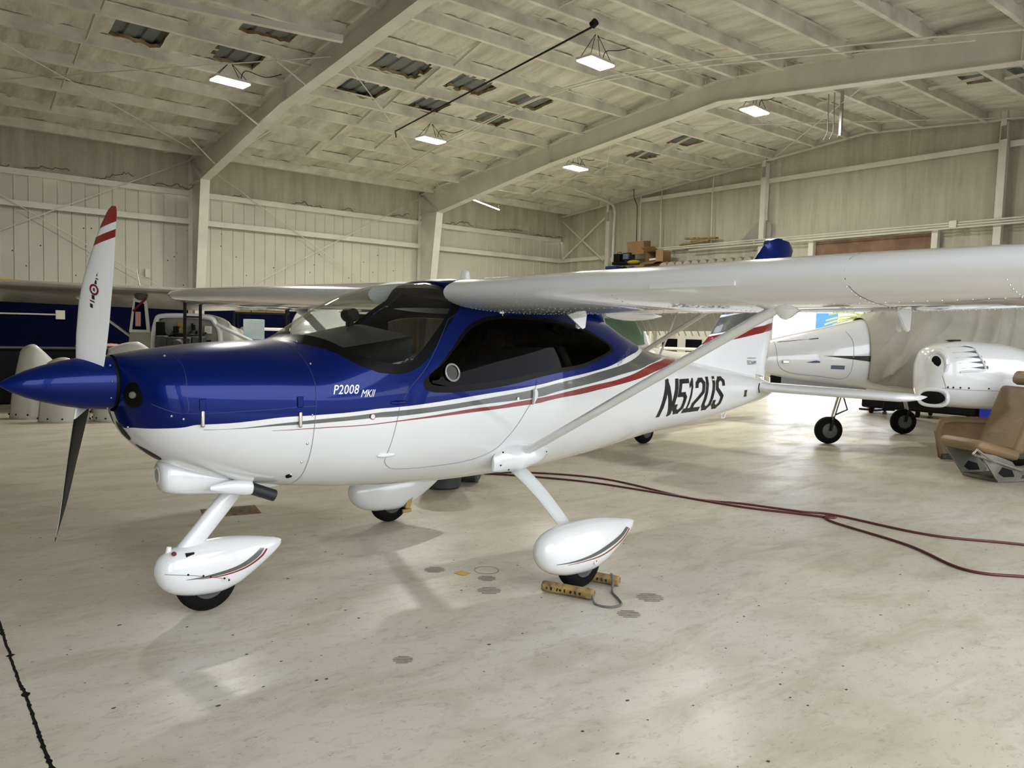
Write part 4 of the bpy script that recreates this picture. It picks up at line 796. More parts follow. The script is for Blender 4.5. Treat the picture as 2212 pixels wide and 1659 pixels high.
# ceiling lamps
def lampfix(loc, label, rz=0.):
    t = thing('ceiling_lamp', label, 'lamp', loc, rz, 'hanging led lamps'); mb = MB(); mb.box((0, 0, .035), (.66, .36, .05)); mb.box((0, 0, .075), (.5, .10, .04)); mb.build('housing', white2, t, smooth=False, bevel=.01)
    for y in (-.085, .085): mb = MB(); mb.box((0, y, 0), (.64, .15, .025)); mb.build('light_panel', lamp, t, smooth=False)
    h = deck(loc[1])-loc[2]-.30
    for sx in (-1, 1):
        mb = MB()
        for sy in (-1, 1): mb.tube([(sx*.28, sy*.12, .06), (sx*.03, 0, h)], .006, 5)
        mb.build('hanging_chain', blackm, t)
    mb = MB(); mb.tube([Vector(p) for p in cat_rom([(.2, 0, .07), (.32, .05, .3), (.75, .1, h-.05), (1.1, .12, h+.1)], 4)], .008, 5); mb.build('power_cord', blackm, t)
    l = bpy.data.lights.new('lamp_light', 'AREA'); l.shape = 'RECTANGLE'; l.size = .62; l.size_y = .34; l.energy = LAMPW; l.color = (1, .96, .88); lo = bpy.data.objects.new('lamp_light', l); lo.location = (0, 0, -.03); COL.objects.link(lo); lo.parent = t
lampfix((4.91, 14.99, 6.15), 'bright hanging lamp at the far left, left of the nearest frame', .1)
lampfix((9.8, 15.7, 6.05), 'bright hanging lamp between the two frames, the one nearer the left wall', .1)
lampfix((9.69, 10.11, 6.40), 'largest-looking bright lamp hanging under the ridge between the two frames', .1)
lampfix((14.25, 15.5, 6.05), 'bright hanging lamp beyond the middle frame, the one nearer the left wall', .1)
lampfix((14.15, 9.9, 6.40), 'bright hanging lamp beyond the middle frame, under the ridge', .1)
# outlets on the left wall
mb = MB(); mb.box((5.05, YB-.06, 2.88), (.11, .08, .22)); tag(mb.build('wall_siren', steel, smooth=False), 'small cream box on the left wall above the silver wing', 'electrical box')
mb = MB(); mb.box((3.05, YB-.06, 1.72), (.2, .06, .22)); o = tag(mb.build('outlet_box', steel, smooth=False), 'cream outlet box on the navy wall with a conduit running left', 'electrical box'); MB().tube([(2.95, YB-.06, 1.72), (-.5, YB-.06, 1.70)], .02, 6).build('conduit', steel, o)
# yard outside the end door and apron outside the wide door
mb = MB(); mb.add([(-60, YA-.2, -.01), (90, YA-.2, -.01), (90, -80, -.01), (-60, -80, -.01)], [(0, 1, 2, 3)]); struct(mb.build('apron', mat('grey_asphalt_apron', (.30, .30, .29), .9), smooth=False))
mb = MB(); mb.box((10, -62, 3.2), (70, 8, 6.4)); struct(mb.build('building_across_apron', mat('pale_building', (.42, .43, .42), .8), smooth=False))
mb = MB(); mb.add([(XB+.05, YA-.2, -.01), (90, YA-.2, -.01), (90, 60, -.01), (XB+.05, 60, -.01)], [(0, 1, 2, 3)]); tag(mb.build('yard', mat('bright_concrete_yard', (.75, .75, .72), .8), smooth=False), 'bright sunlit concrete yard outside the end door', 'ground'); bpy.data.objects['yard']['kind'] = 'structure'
mb = MB(); mb.box((44, 35.2, 3), (14, 30, 6)); o = tag(mb.build('warehouse', mat('white_warehouse_wall', (.85, .86, .85), .7), smooth=False), 'white building with blue door seen through the end door', 'building'); mb = MB(); mb.box((36.97, BLY, BLZ), (.08, 1.15, .95)); mb.build('roller_door', mat('bright_blue_door', (.03, .14, .62), .5), o, smooth=False)
mb = MB(); mb.tube([(34, PY, 0), (34.1, PY, 2.4)], [.22, .15], 10); t = thing('palm_tree', 'yellow-green palm outside the end door', 'tree'); mb.build('trunk', mat('palm_trunk', (.25, .2, .14), .9), t)
mb = MB(); r = np.random.default_rng(4); gm = mat('palm_leaf', (.13, .20, .05), .6, var=.2, vs=1, col2=(.28, .26, .05))
for k in range(70):
    a, el = r.uniform(0, 6.28), r.uniform(-.4, 1.1); L = []
    for s in np.linspace(0, 1, 7): d = 2.6*s; L.append(Vector((34.1+math.cos(a)*d*math.cos(el), PY+math.sin(a)*d*math.cos(el), 2.5+d*math.sin(el)-1.0*s*s)))
    sd = Vector((-math.sin(a), math.cos(a), 0)); mb.grid([[p-sd*.22*(1-i/6.5)+Vector((0, 0, -.08)), p, p+sd*.22*(1-i/6.5)+Vector((0, 0, -.08))] for i, p in enumerate(L)])
mb.build('fronds', gm, t)
# ------------------------------------------------------------------ the other aircraft
def tail_light(*a): pass
CT = [(-2.45, .10, 1.32, 1.08, 1.2, 2, 2), (-2.40, .36, 1.42, .96, 1.2, 2.3, 2.3), (-2.25, .45, 1.48, .88, 1.2, 2.5, 2.4), (-1.7, .50, 1.55, .80, 1.2, 2.6, 2.4), (-1.15, .54, 1.60, .74, 1.2, 2.6, 2.4), (-.72, .56, 2.02, .70, 1.25, 3.2, 2.6), (.2, .56, 2.08, .70, 1.3, 3.6, 2.8), (.95, .54, 2.02, .74, 1.3, 3.4, 2.6), (1.4, .42, 1.50, .85, 1.15, 2.6, 2.4), (3, .26, 1.34, .98, 1.15, 2.2, 2.2), (5.0, .09, 1.34, 1.14, 1.22, 2, 2), (5.3, .02, 1.32, 1.22, 1.28, 2, 2)]
def high_wing(name, label, loc, rz, paint, half=5.4, nose=True, tail=True, flap=0., wheels=True, zt=0., win=True, stub=False):
    t = thing(name, label, 'airplane', loc, rz); rows = CT if nose else [r for r in CT if r[0] >= -1.2]; b = Body(rows)
    f = b.mesh(50, 36).build('fuselage', paint, t, ang=50)
    if win:
        for sg in (-1, 1):
            for P in ([(-.30, 1.87), (.74, 1.87), (.86, 1.80), (.90, 1.55), (.84, 1.46), (-.1, 1.42), (-.38, 1.5)], [(-1.02, 1.48), (-.52, 1.46), (-.46, 1.9), (-.66, 1.94)]):
                mb = MB(); patch(mb, b, P, .004, sg, .12, smooth=3); w = mb.build('side_window', greengl2, t)
                mb = MB(); L = cat_rom(P, 4, True); L = np.vstack([L, L[:1]]); mb.tube([b.side(x, z, .006, sg) for x, z in L], .022, 6, caps=False); mb.build('window_frame', white, w)
    if not stub:
        secs = [(y, -.80+(.12*max(0, abs(y)-2.6)/2.8), 1.56-(.46*max(0, abs(y)-2.6)/2.8), 2.10+.028*abs(y), 2.) for y in (-half, -2.75, 0, 2.75, half)]; wing_mesh(secs, 0, .74, .12, .02, 12).build('wing', paint, t, ang=50)
        for sg in (-1, 1):
            S = [(sg*y, -.80, 1.56, 2.10+.028*y, 2.) for y in (.58, 2.72)]; fl_ = wing_mesh(S, .745, 1, .12, .02, 8)
            if flap:
                M_ = Matrix.Translation(Vector((.36, 0, 2.08))) @ Matrix.Rotation(flap, 4, 'Y') @ Matrix.Scale(1.4, 4, (1, 0, 0)) @ Matrix.Translation(Vector((-.36, 0, -2.08))); fl_.v = [tuple(M_ @ Vector(v)) for v in fl_.v]
            fo = fl_.build('flap', paint, t, ang=40)
            mb = MB()
            for y in np.arange(.66, 2.7, .12): p0, p1 = [(Vector((x, sg*y+(x-.4)*.12, z))) for x, z in ((.38, 2.03), (.76, 1.99))]; mb.beam(p0, p1, .012, .012)
            if flap: mb.v = [tuple(M_ @ Vector(v)) for v in mb.v]
            mb.build('flap_rib', paint, fo, smooth=False)
            secs = [(sg*y, -.80+(.12*max(0, y-2.6)/2.8), 1.56-(.46*max(0, y-2.6)/2.8), 2.10+.028*y, 2.) for y in (2.76, half-.05)]; ao = wing_mesh(secs, .745, 1, .12, .02, 8).build('aileron', paint, t, ang=40)
            mb = MB()
            for y in np.arange(2.85, half-.1, .14): k = max(0, y-2.6)/2.8; mb.beam((.34-.1*k, sg*y, 2.05+.028*y), (.70-.34*k, sg*y+.03, 2.03+.028*y), .010, .010)
            mb.build('aileron_rib', paint, ao, smooth=False)
            mb = MB(); mb.tube([(-.35, sg*.50, .86), (-.20, sg*2.55, 2.08)], .06, 14, flat=.5, up=(1, 0, 0)); mb.build('wing_strut', paint, t)
    if wheels:
        for sg in (-1, 1):
            mb = MB(); mb.tube([(0, sg*.40, .80), (.03, sg*1.15, .25)], [.05, .03], 10, flat=.6); g_ = mb.build('gear_leg', paint, t); wheel(g_, 0, sg*1.25, .2, .15)
        if nose: mb = MB(); mb.tube([(-1.75, 0, .85), (-1.70, 0, .25)], .035, 10); g_ = mb.build('nose_leg', chrome, t); wheel(g_, -1.70, 0, .18, .12)
    if tail:
        FO2 = [(3.6, 1.42), (4.3, 1.75), (4.9, 2.55), (5.3, 2.60), (5.55, 2.58), (5.25, 1.4), (5.0, 1.3)]; mb = MB(); mb.prism(FO2, lambda x, z: (x, -.035, z+zt), lambda x, z: (x, .035, z+zt)); mb.build('fin', paint, t, smooth=False)
        wing_mesh([(-1.7, 4.55, .7, 1.36, 0), (0, 4.35, .95, 1.36, 0), (1.7, 4.55, .7, 1.36, 0)], 0, 1, .1, 0, 8).build('stabilizer', paint, t, ang=40)
    return t, b
greengl2 = mat('green_window_glass', (.16, .27, .17), .2, coat=.5)
ct, cb = high_wing('high_wing_airplane', 'cream high-wing aeroplane with green-tinted rear window, parked right behind the blue and white one', (8.62, 9.05, 0), math.radians(6), white2, flap=.72)
# propeller of the cream plane: dark tipped blade standing up
mb = MB(); mb.lathe((-2.72, 0, 1.3), (1, 0, 0), [(0, .001), (.08, .07), (.2, .13), (.3, .15)], 24); sp2 = mb.build('spinner', white2, ct)
for sg in (1, -1):
    mb = MB(); P = []
    for r_, c, be in ((.1, .08, 45), (.3, .15, 35), (.6, .15, 25), (.72, .14, 20), (.74, .14, 20), (.80, .135, 18), (.82, .135, 18), (.90, .12, 17), (.96, .09, 16), (.985, .03, 16)):
        bt_ = math.radians(be+25); P.append([Vector((-2.56, .0, 1.3))+Vector((0, 0, sg*r_*1.18))+Vector((-math.sin(bt_), math.cos(bt_), 0))*(c*(.45-x)*1.2)+Vector((math.cos(bt_), math.sin(bt_), 0))*(h*c) for x, h in af(0, 1, .12, 0, 6)])
    mb.grid(P, 0, True); k = len(P[0])
    for i in range(len(mb.m)): s_ = i//k; mb.m[i] = 1 if (s_ < 4 or s_ == 5) else 0
    mb.f.append(tuple((len(P)-1)*k+i for i in range(k))); mb.m.append(0); mb.build('propeller_blade', [white, blackm], sp2)
mb = MB(); mb.lathe((-.3, -1.42, 2.02), (0, 0, -1), [(0, 0), (0, .11), (.02, .10), (.03, 0)], 20); mb.build('landing_light', mat('lamp_cover', (.16, .16, .12), .3), ct)
mb = MB(); mb.tube([(.56, -1.10, 1.33), (.5, -1.42, 2.0)], .018, 8); mb.build('step_rod', white, ct)
mb = MB(); mb.prism([(-.1, 0), (.02, .035), (.2, .02), (.38, -.005), (.2, -.02), (0, -.03)], lambda x, y: (x+.05, -3.85+y*2, 2.03), lambda x, y: (x+.05, -3.85+y*2, 2.07)); mb.build('tie_down_fitting', blackm, ct, smooth=False)
# plane D: white cowl with two openings facing the camera
dt, db = high_wing('small_airplane', 'white aeroplane nose with a dark cooling inlet, seen behind and through the windshield', (6.35, 13.75, 0), math.radians(58), white, tail=False, half=4.0, win=False, stub=True)
for sg in (-1, 1):
    mb = MB(); mb.ball((-2.42, sg*.25, 1.30), 1, (.05, .12, .075), 8, 16); mb.build('cooling_inlet', frit, dt)
    mb = MB(); L = [(-2.43, sg*.25+.14*math.cos(a), 1.30+.095*math.sin(a)) for a in np.linspace(0, 2*math.pi, 20)]; mb.tube(L, .025, 8, caps=False); mb.build('inlet_lip', white, dt)
mb = MB(); mb.lathe((-2.75, 0, 1.2), (1, 0, 0), [(0, .001), (.1, .08), (.25, .13), (.33, .15)], 24); s_ = mb.build('spinner', white, dt)
mb = MB(); mb.box((-2.55, .43, 1.16), (.04, .8, .11), Matrix.Rotation(-.1, 3, 'X')); mb.box((-2.55, -.43, 1.24), (.04, .8, .11), Matrix.Rotation(-.1, 3, 'X')); mb.build('propeller_blade', blackm, s_, bevel=.01)
# plane E: silver wing, open engine bay
et = thing('stripped_airplane', 'silver-white high-wing aeroplane without cowling, its bare engine bay open, at the far left', 'airplane', (4.37, 15.25, 0), math.radians(60)); et['m'] = 1
EP = white2; ew = wing_mesh([(y, -.75+.05*y, 1.5, 2.20+.01*abs(y), tw_) for y, tw_ in ((-4.4, 12), (0, 13), (1.2, 11), (3.0, 4))], 0, 1, .13, .02, 12).build('wing', mat('bare_silver_wing', (.50, .49, .43), .25, .55), et, ang=50)
mb = MB(); L = cat_rom([(-.70, -.56, .7), (-.72, -.56, 1.25), (-.74, -.50, 1.62), (-.75, -.36, 1.73), (-.75, .36, 1.73), (-.74, .52, 1.62), (-.72, .60, 1.4), (-.70, .60, .7)], 6); mb.tube(L, .045, 8); mb.build('firewall_rim', white, et)
mb = MB(); mb.prism([(-.54, .7), (-.54, 1.6), (-.36, 1.70), (.36, 1.70), (.54, 1.6), (.58, .7)], lambda y, z: (-.66, y, z), lambda y, z: (-.62, y, z)); mb.build('firewall', mat('dirty_firewall', (.30, .29, .25), .6, var=.2), et, smooth=False)
b = Body([(-.62, .56, 1.72, .68, 1.2, 3, 3), (0, .56, 1.80, .68, 1.3, 3.2, 3), (.8, .52, 1.76, .72, 1.3, 3.2, 3), (1.5, .4, 1.7, .85, 1.2, 2.5, 2.5), (4, .15, 1.5, 1.15, 1.3, 2, 2)]); b.mesh(20, 24).build('fuselage', EP, et, ang=45)
mb = MB(); mb.box((-1.0, .0, 1.22), (.34, .40, .28)); mb.box((-1.0, -.30, 1.28), (.26, .2, .2)); mb.box((-1.0, .30, 1.28), (.26, .2, .2)); mb.lathe((-1.15, 0, 1.22), (-1, 0, 0), [(0, .12), (.12, .10), (.14, 0)], 14); eg = mb.build('engine', mat('engine_castings', (.10, .10, .09), .5, .5, var=.3, vs=9), et, bevel=.02)
for P in ([(-1.1, -.3, 1.2), (-1.0, -.42, 1.0), (-.8, -.3, .95), (-.66, -.35, 1.1)], [(-1.1, .3, 1.2), (-1.0, .42, 1.05), (-.8, .35, .95)], [(-.66, -.4, 1.5), (-.95, -.25, 1.38), (-1.1, 0, 1.42), (-.9, .3, 1.4), (-.66, .42, 1.52)], [(-.66, .1, 1.6), (-.85, .12, 1.45), (-.95, -.1, 1.36)], [(-.66, -.15, 1.55), (-.9, -.2, 1.4)]):
    mb = MB(); mb.tube([Vector(p) for p in cat_rom(P, 5)], .018, 7); mb.build('engine_hose', blackm, eg)
r = np.random.default_rng(33)
for k in range(9):
    y0, y1 = r.uniform(-.4, .4), r.uniform(-.45, .45); z0, z1 = r.uniform(1.0, 1.55), r.uniform(.95, 1.5); mb = MB(); mb.tube([Vector(p) for p in cat_rom([(-.66, y0, z0), (-.80, (y0*2+y1)/3, z0+r.uniform(-.1, .1)), (-.92, (y0+2*y1)/3, z1), (-.70, y1, z1)], 5)], r.uniform(.010, .02), 6); mb.build('engine_hose', (blackm, blackm, alu)[k % 3], eg)
for k in range(8):
    mb = MB(); mb.box((-.70-r.uniform(0, .1), r.uniform(-.42, .45), r.uniform(1.05, 1.6)), (.08, r.uniform(.05, .14), r.uniform(.05, .14))); mb.build('engine_part', (blackm, alu, brass, blackm)[k % 4], eg, bevel=.008)
mb = MB(); mb.box((-.75, -.05, 1.45), (.12, .14, .12)); mb.build('relay_box', mat('yellow_chromate_part', (.35, .33, .05), .5), eg, bevel=.01)
mb = MB(); mb.box((-.75, .4, 1.5), (.10, .12, .14)); mb.build('battery_box', white2, eg, bevel=.01)
mb = MB(); mb.box((-.76, -.42, 1.22), (.10, .13, .80)); mb.box((-.78, -.14, 1.20), (.08, .10, .70)); mb.build('engine_mount_shroud', blackm, eg, bevel=.01)
mb = MB(); mb.tube([(-.75, .55, 1.60), (-1.0, 1.35, 1.25)], .035, 10); mb.build('support_tube', white, et)
mb = MB(); mb.prism([(0, 0), (.36, 0), (.30, .62), (.08, .62)], lambda y, z: (-.62-.0*z, -1.0+y, 1.42+z), lambda y, z: (-.59, -1.0+y, 1.42+z)); dr = mb.build('open_door', EP, et, smooth=False); mb = MB(); mb.prism([(.06, .05), (.30, .05), (.26, .52), (.11, .55)], lambda y, z: (-.63, -1.0+y, 1.42+z), lambda y, z: (-.625, -1.0+y, 1.42+z)); mb.build('door_window', navyw, dr, smooth=False)
mb = MB(); mb.box((-.635, -.84, 1.66), (.006, .09, .26)); mb.build('pink_note', mat('pink_paper', (.55, .30, .27), .8), dr, smooth=False)
mb = MB(); mb.tube([(-.64, -.70, 2.04), (-.64, -.92, 1.80)], .022, 6); mb.build('red_strap', redd, dr)
mb = MB(); mb.prism([(-1.12, .7), (-1.02, 1.42), (-.60, 1.44), (-.54, .7)], lambda y, z: (-.60+.2*(-.56-y), y, z), lambda y, z: (-.57+.2*(-.56-y), y, z)); mb.build('side_skin', bpy.data.materials['bare_silver_wing'], et, smooth=False)
mb = MB(); mb.ball((-.6, -.80, 2.08), .12, (1, 1, .7), 6, 8); mb.build('wrapped_bracket', mat('crumpled_dark_wrap', (.10, .09, .07), .8, bmp=1, bs=20), et)
mb = MB(); mb.tube([(-.5, -.84, 2.2), (-.45, -.92, 2.55)], .008, 5); mb.build('antenna', white, et)
for sg in (-1, 1): mb = MB(); mb.tube([(0, sg*.45, .75), (.02, sg*1.05, .25)], [.05, .03], 10, flat=.6); g_ = mb.build('gear_leg', EP, et); wheel(g_, 0, sg*1.15, .2, .15)
mb = MB(); mb.tube([(-.3, -.5, .9), (-.2, -2.2, 2.15)], .045, 12, flat=.5, up=(1, 0, 0)); mb.build('wing_strut', white, et)
MIR = Matrix.Scale(-1, 4, (0, 1, 0))
for o_ in [o for o in bpy.data.objects if o.type == 'MESH' and (o.parent == et or (o.parent and o.parent.parent == et))]:
    o_.data.transform(MIR); o_.data.flip_normals()
del et['m']
# Twin with a canvas cover
tw = thing('twin_engine_airplane', 'white twin-engine aeroplane, cabin under a beige canvas cover, at the right', 'airplane', (11.49, 6.38, 0), math.radians(-40))
TB = Body([(-1.55, .015, 1.34, 1.26, 1.30, 2, 2), (-1.48, .13, 1.44, 1.17, 1.30, 2, 2), (-1.2, .27, 1.56, 1.07, 1.30, 2.1, 2.1), (-.75, .37, 1.69, 1.0, 1.32, 2.2, 2.2), (-.2, .44, 1.83, .95, 1.34, 2.3, 2.3), (.35, .49, 1.97, .89, 1.36, 2.4, 2.4), (.9, .53, 2.12, .85, 1.38, 2.4, 2.4), (1.6, .60, 2.45, .80, 1.40, 2.4, 2.5), (3, .62, 2.55, .80, 1.40, 2.4, 2.5), (4.4, .5, 2.35, .92, 1.4, 2.3, 2.3), (7, .15, 1.8, 1.4, 1.6, 2, 2)])
tf = TB.mesh(70, 40).build('fuselage', white, tw, ang=50)
mb = MB(); D_ = [(-.98, 1.60), (-.97, 1.40), (-.93, 1.22), (-.75, 1.12), (-.3, 1.08), (0, 1.05), (.10, 1.12), (.13, 1.3), (.13, 1.62), (.05, 1.78)]; strip(mb, TB, D_, .007, .002); mb.build('nose_door_joint', seam, tf)
mb = MB(); patch(mb, TB, [(-.95, 1.58), (-.35, 1.655), (-.35, 1.67), (-.90, 1.60)], .003, smooth=1); patch(mb, TB, [(-.55, 1.29), (-.40, 1.325), (-.35, 1.315), (-.34, 1.29), (-.45, 1.285)], .003, smooth=1); mb.build('purple_stripe', mat('purple_decal', (.07, .02, .16), .4), tf)
mb = MB(); patch(mb, TB, [(-.30+.0, 1.40), (.40, 1.42), (.40, 1.33)], .003, smooth=1); mb.build('black_dart_stripe', decal, tf)
mb = MB(); patch(mb, TB, [(-.18, 1.20), (.02, 1.20), (.02, 1.26), (-.18, 1.26)], .003, smooth=1); mb.build('door_placard', greyd, tf)
mb = MB(); mb.box(Vector(TB.side(-.84, 1.29, .01)), (.10, .03, .05)); mb.build('nose_door_latch', chrome, tf, bevel=.006)
# cover: draped cloth with folds
P = []; r = np.random.default_rng(12)
for i, x in enumerate(np.linspace(.37, 4.9, 260)):
    row = []; k = (x-.37)/4.5; lowz = 1.0+.0*x
    for j, a in enumerate(np.linspace(-32, 212, 150)):
        lo_ = -32+30*math.exp(-((x-.37)/.35)**2) if False else a
        p = TB.pt(x, (a+360) % 360)[0].copy(); c_ = np.array([x, 0, 1.4]); d = p-c_; d[0] = 0; L = np.linalg.norm(d); d /= L
        sd_ = abs(a-90)/122.; side_ = 1-sd_; env = min(1, (x-.37)/.25)
        u_ = x*1.25+sd_*(1.5-.28*x)+.10*math.sin(x*2.3)+.06*math.sin(sd_*9); f_1 = (1-abs(math.sin(math.pi*u_)))**2; f_2 = (1-abs(math.sin(math.pi*(u_*2.3+.4*math.sin(x*3)))))**2
        off = .03+env*((.35+sd_)*(.11*f_1+.05*f_2)+.05*sd_+.02)
        q = p+d*off; q[2] -= .03*env*(1-side_); row.append(tuple(q))
    P.append(row)
mb = MB(); mb.grid(P); cv = mb.build('canvas_cover', cover, ang=180); cv.location = tw.location; cv.rotation_euler = tw.rotation_euler; tag(cv, 'beige canvas cover draped in folds over the cabin of the twin-engine aeroplane', 'cover')
sol = cv.modifiers.new('thickness', 'SOLIDIFY'); sol.thickness = .004
def gear(parent, x, y, r, fork=True, lean=.25, doors=False):
    mb = MB(); mb.tube([(x+lean, y, 1.05), (x+.06, y, .42)], [.04, .033], 12); mb.tube([(x+lean*.55, y, .75), (x+.06, y, .40)], .022, 8); mb.build('gear_leg', chrome if not doors else alu, parent)
    g_ = [c for c in parent.children][-1]
    for s_ in (-1, 1): mb = MB(); mb.tube([(x+.06, y+s_*.03, .42), (x+.03, y+s_*.10, .38), (x, y+s_*.10, r)], .022, 8); mb.build('wheel_fork', blackm, g_)
    mb = MB(); mb.tube([(x+.07, y, .45), (x+.28, y, .55), (x+.20, y, .78)], .013, 6); mb.build('torque_link', blackm, g_)
    wheel(g_, x, y, r, .15); return g_
gear(tw, 0, 0, .215, lean=.22); g_ = gear(tw, 1.95, 1.65, .225, lean=-.10, doors=True)
mb = MB(); mb.prism([(1.5, .42), (1.72, .42), (1.86, 1.0), (1.62, 1.0)], lambda x, z: (x-.0, 1.50, z), lambda x, z: (x, 1.52, z)); mb.build('gear_door', blackm, g_, smooth=False)
gear(tw, 1.95, -1.65, .225, lean=-.1)
for s_ in (-1, 1): wing_mesh([(s_*.4, 1.25, 1.9, .96, 0), (s_*2.2, 1.55, 1.6, 1.0, 0), (s_*5.6, 1.6, 1.2, 1.2, 0)], 0, 1, .14, .02, 12).build('wing', white, tw, ang=50)
for s_ in (-1, 1):
    NB = Body([(.45, .10, 1.46, .96, 1.22, 2, 2), (.465, .20, 1.52, .90, 1.22, 2.2, 2.2), (.54, .29, 1.59, .85, 1.22, 2.4, 2.3), (.68, .36, 1.64, .81, 1.22, 2.5, 2.4), (.95, .40, 1.68, .79, 1.2, 2.6, 2.5), (1.4, .40, 1.66, .78, 1.18, 2.6, 2.5), (1.9, .36, 1.55, .82, 1.15, 2.4, 2.3), (2.6, .25, 1.35, .88, 1.08, 2.2, 2.2), (3.3, .06, 1.15, .98, 1.06, 2, 2)], s_*1.85)
    n_ = NB.mesh(60, 40).build('engine_nacelle', white, tw, ang=50); n_['label'] = 'white engine nacelle with louvres and black inlets'
    if s_ > 0:
        mb = MB(); mb.lathe((.12, 1.85, 1.22), (1, 0, 0), [(0, .001), (.08, .07), (.25, .13)], 20); mb.tube([(.25, 1.85, 1.2), (.28, 1.85, 1.0)], .06, 10); o_ = mb.build('propeller_hub', blackm, tw)
        continue
    # near nacelle details
    def disc(nm, c, n, ry, rz, th, m, par):
        n = Vector(n).normalized(); s1 = Vector((0, 0, 1)).cross(n).normalized(); Mx = Matrix((n, s1, n.cross(s1))).transposed(); mb = MB(); mb.ball((0, 0, 0), 1, (th, ry, rz), 10, 22); mb.v = [tuple(Mx @ Vector(v)+Vector(c)) for v in mb.v]; return mb.build(nm, m, par)
    def ring(nm, c, n, ry, rz, r, m, par, p=2.):
        n = Vector(n).normalized(); s1 = Vector((0, 0, 1)).cross(n).normalized(); u1 = n.cross(s1); mb = MB(); f = lambda v: math.copysign(abs(v)**(2/p), v); mb.tube([Vector(c)+s1*ry*f(math.cos(t))+u1*rz*f(math.sin(t)) for t in np.linspace(0, 2*math.pi, 32)], r, 8, caps=False); return mb.build(nm, m, par)
    disc('cooling_inlet', (.535, -2.085, 1.37), (-.8, -.6, .0), .075, .105, .03, black, n_); ring('inlet_ring', (.56, -2.07, 1.37), (-.8, -.6, 0), .13, .165, .035, white, n_)
    disc('scoop_opening', (.50, -2.13, .93), (-.7, -.7, .05), .155, .085, .03, black, n_); ring('scoop_lip', (.515, -2.125, .93), (-.7, -.7, .05), .17, .10, .028, white, n_, 3.)
    mb = MB(); mb.prism([(-.97, 1.06), (.45, .93), (.50, .87), (.36, .76), (-.10, .79), (-.97, .90)], lambda x, z: (x, -.17, z), lambda x, z: (x, -.14, z)); o_ = mb.build('nose_gear_door', mat('grey_gear_door', (.24, .24, .23), .5), tw, smooth=False)
    mb = MB(); mb.prism([(-1.0, 1.07), (-.84, 1.055), (-.84, .885), (-.99, .89)], lambda x, z: (x, -.18, z), lambda x, z: (x, -.13, z)); mb.build('door_end', black, o_, smooth=False)
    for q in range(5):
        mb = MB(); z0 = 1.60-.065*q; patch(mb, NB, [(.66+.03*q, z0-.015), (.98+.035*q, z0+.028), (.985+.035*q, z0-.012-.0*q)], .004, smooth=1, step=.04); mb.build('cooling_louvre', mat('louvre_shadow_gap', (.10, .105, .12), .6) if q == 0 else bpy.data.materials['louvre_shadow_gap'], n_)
    mb = MB(); L = [(.90, 1.625), (.98, 1.60), (1.02, 1.50), (1.08, 1.36), (1.06, 1.31), (.86, 1.29), (.78, 1.275)]; mb.tube([NB.side(x, z, .004) for x, z in cat_rom(L, 5)], .014, 6); mb.build('louvre_frame', white, n_)
    mb = MB(); strip(mb, NB, [(.60, 1.06), (.9, 1.05), (1.75, 1.045)], .006, .002); strip(mb, NB, [(.64, 1.06), (.60, 1.18), (.585, 1.22)], .006, .002); strip(mb, NB, [(1.8, 1.5), (1.82, 1.3), (1.78, 1.1), (1.7, .95)], .005, .002); mb.build('cowl_joint', seam, n_)
    mb = MB()
    for x in (.66, .72, .80, .9, 1.15, 1.38, 1.6): mb.ball(NB.side(x, 1.075, 0), .012, nu=4, nv=8)
    mb.build('cowl_fasteners', blackm, n_)
    mb = MB(); patch(mb, NB, [(1.62, 1.33), (2.6, 1.22), (2.6, 1.16), (1.60, 1.27)], .004, smooth=1); mb.build('navy_stripe', navy, n_)
    mb = MB(); mb.ball((1.45, -2.22, .98), .12, (1.2, .5, .9), 8, 14); mb.build('cowl_blister', white, n_); mb = MB(); mb.ball((2.0, -2.25, 1.12), .10, (1.6, .5, .8), 8, 14); mb.build('cowl_blister', white, n_)
    mb = MB(); mb.prism([(0, 0), (.05, .012), (.16, .015), (.17, .0), (.05, -.01)], lambda x, z: (.78+x, -1.9, 1.68+z), lambda x, z: (.78+x, -1.8, 1.68+z)); mb.build('cowl_vent', blackm, n_, smooth=False)
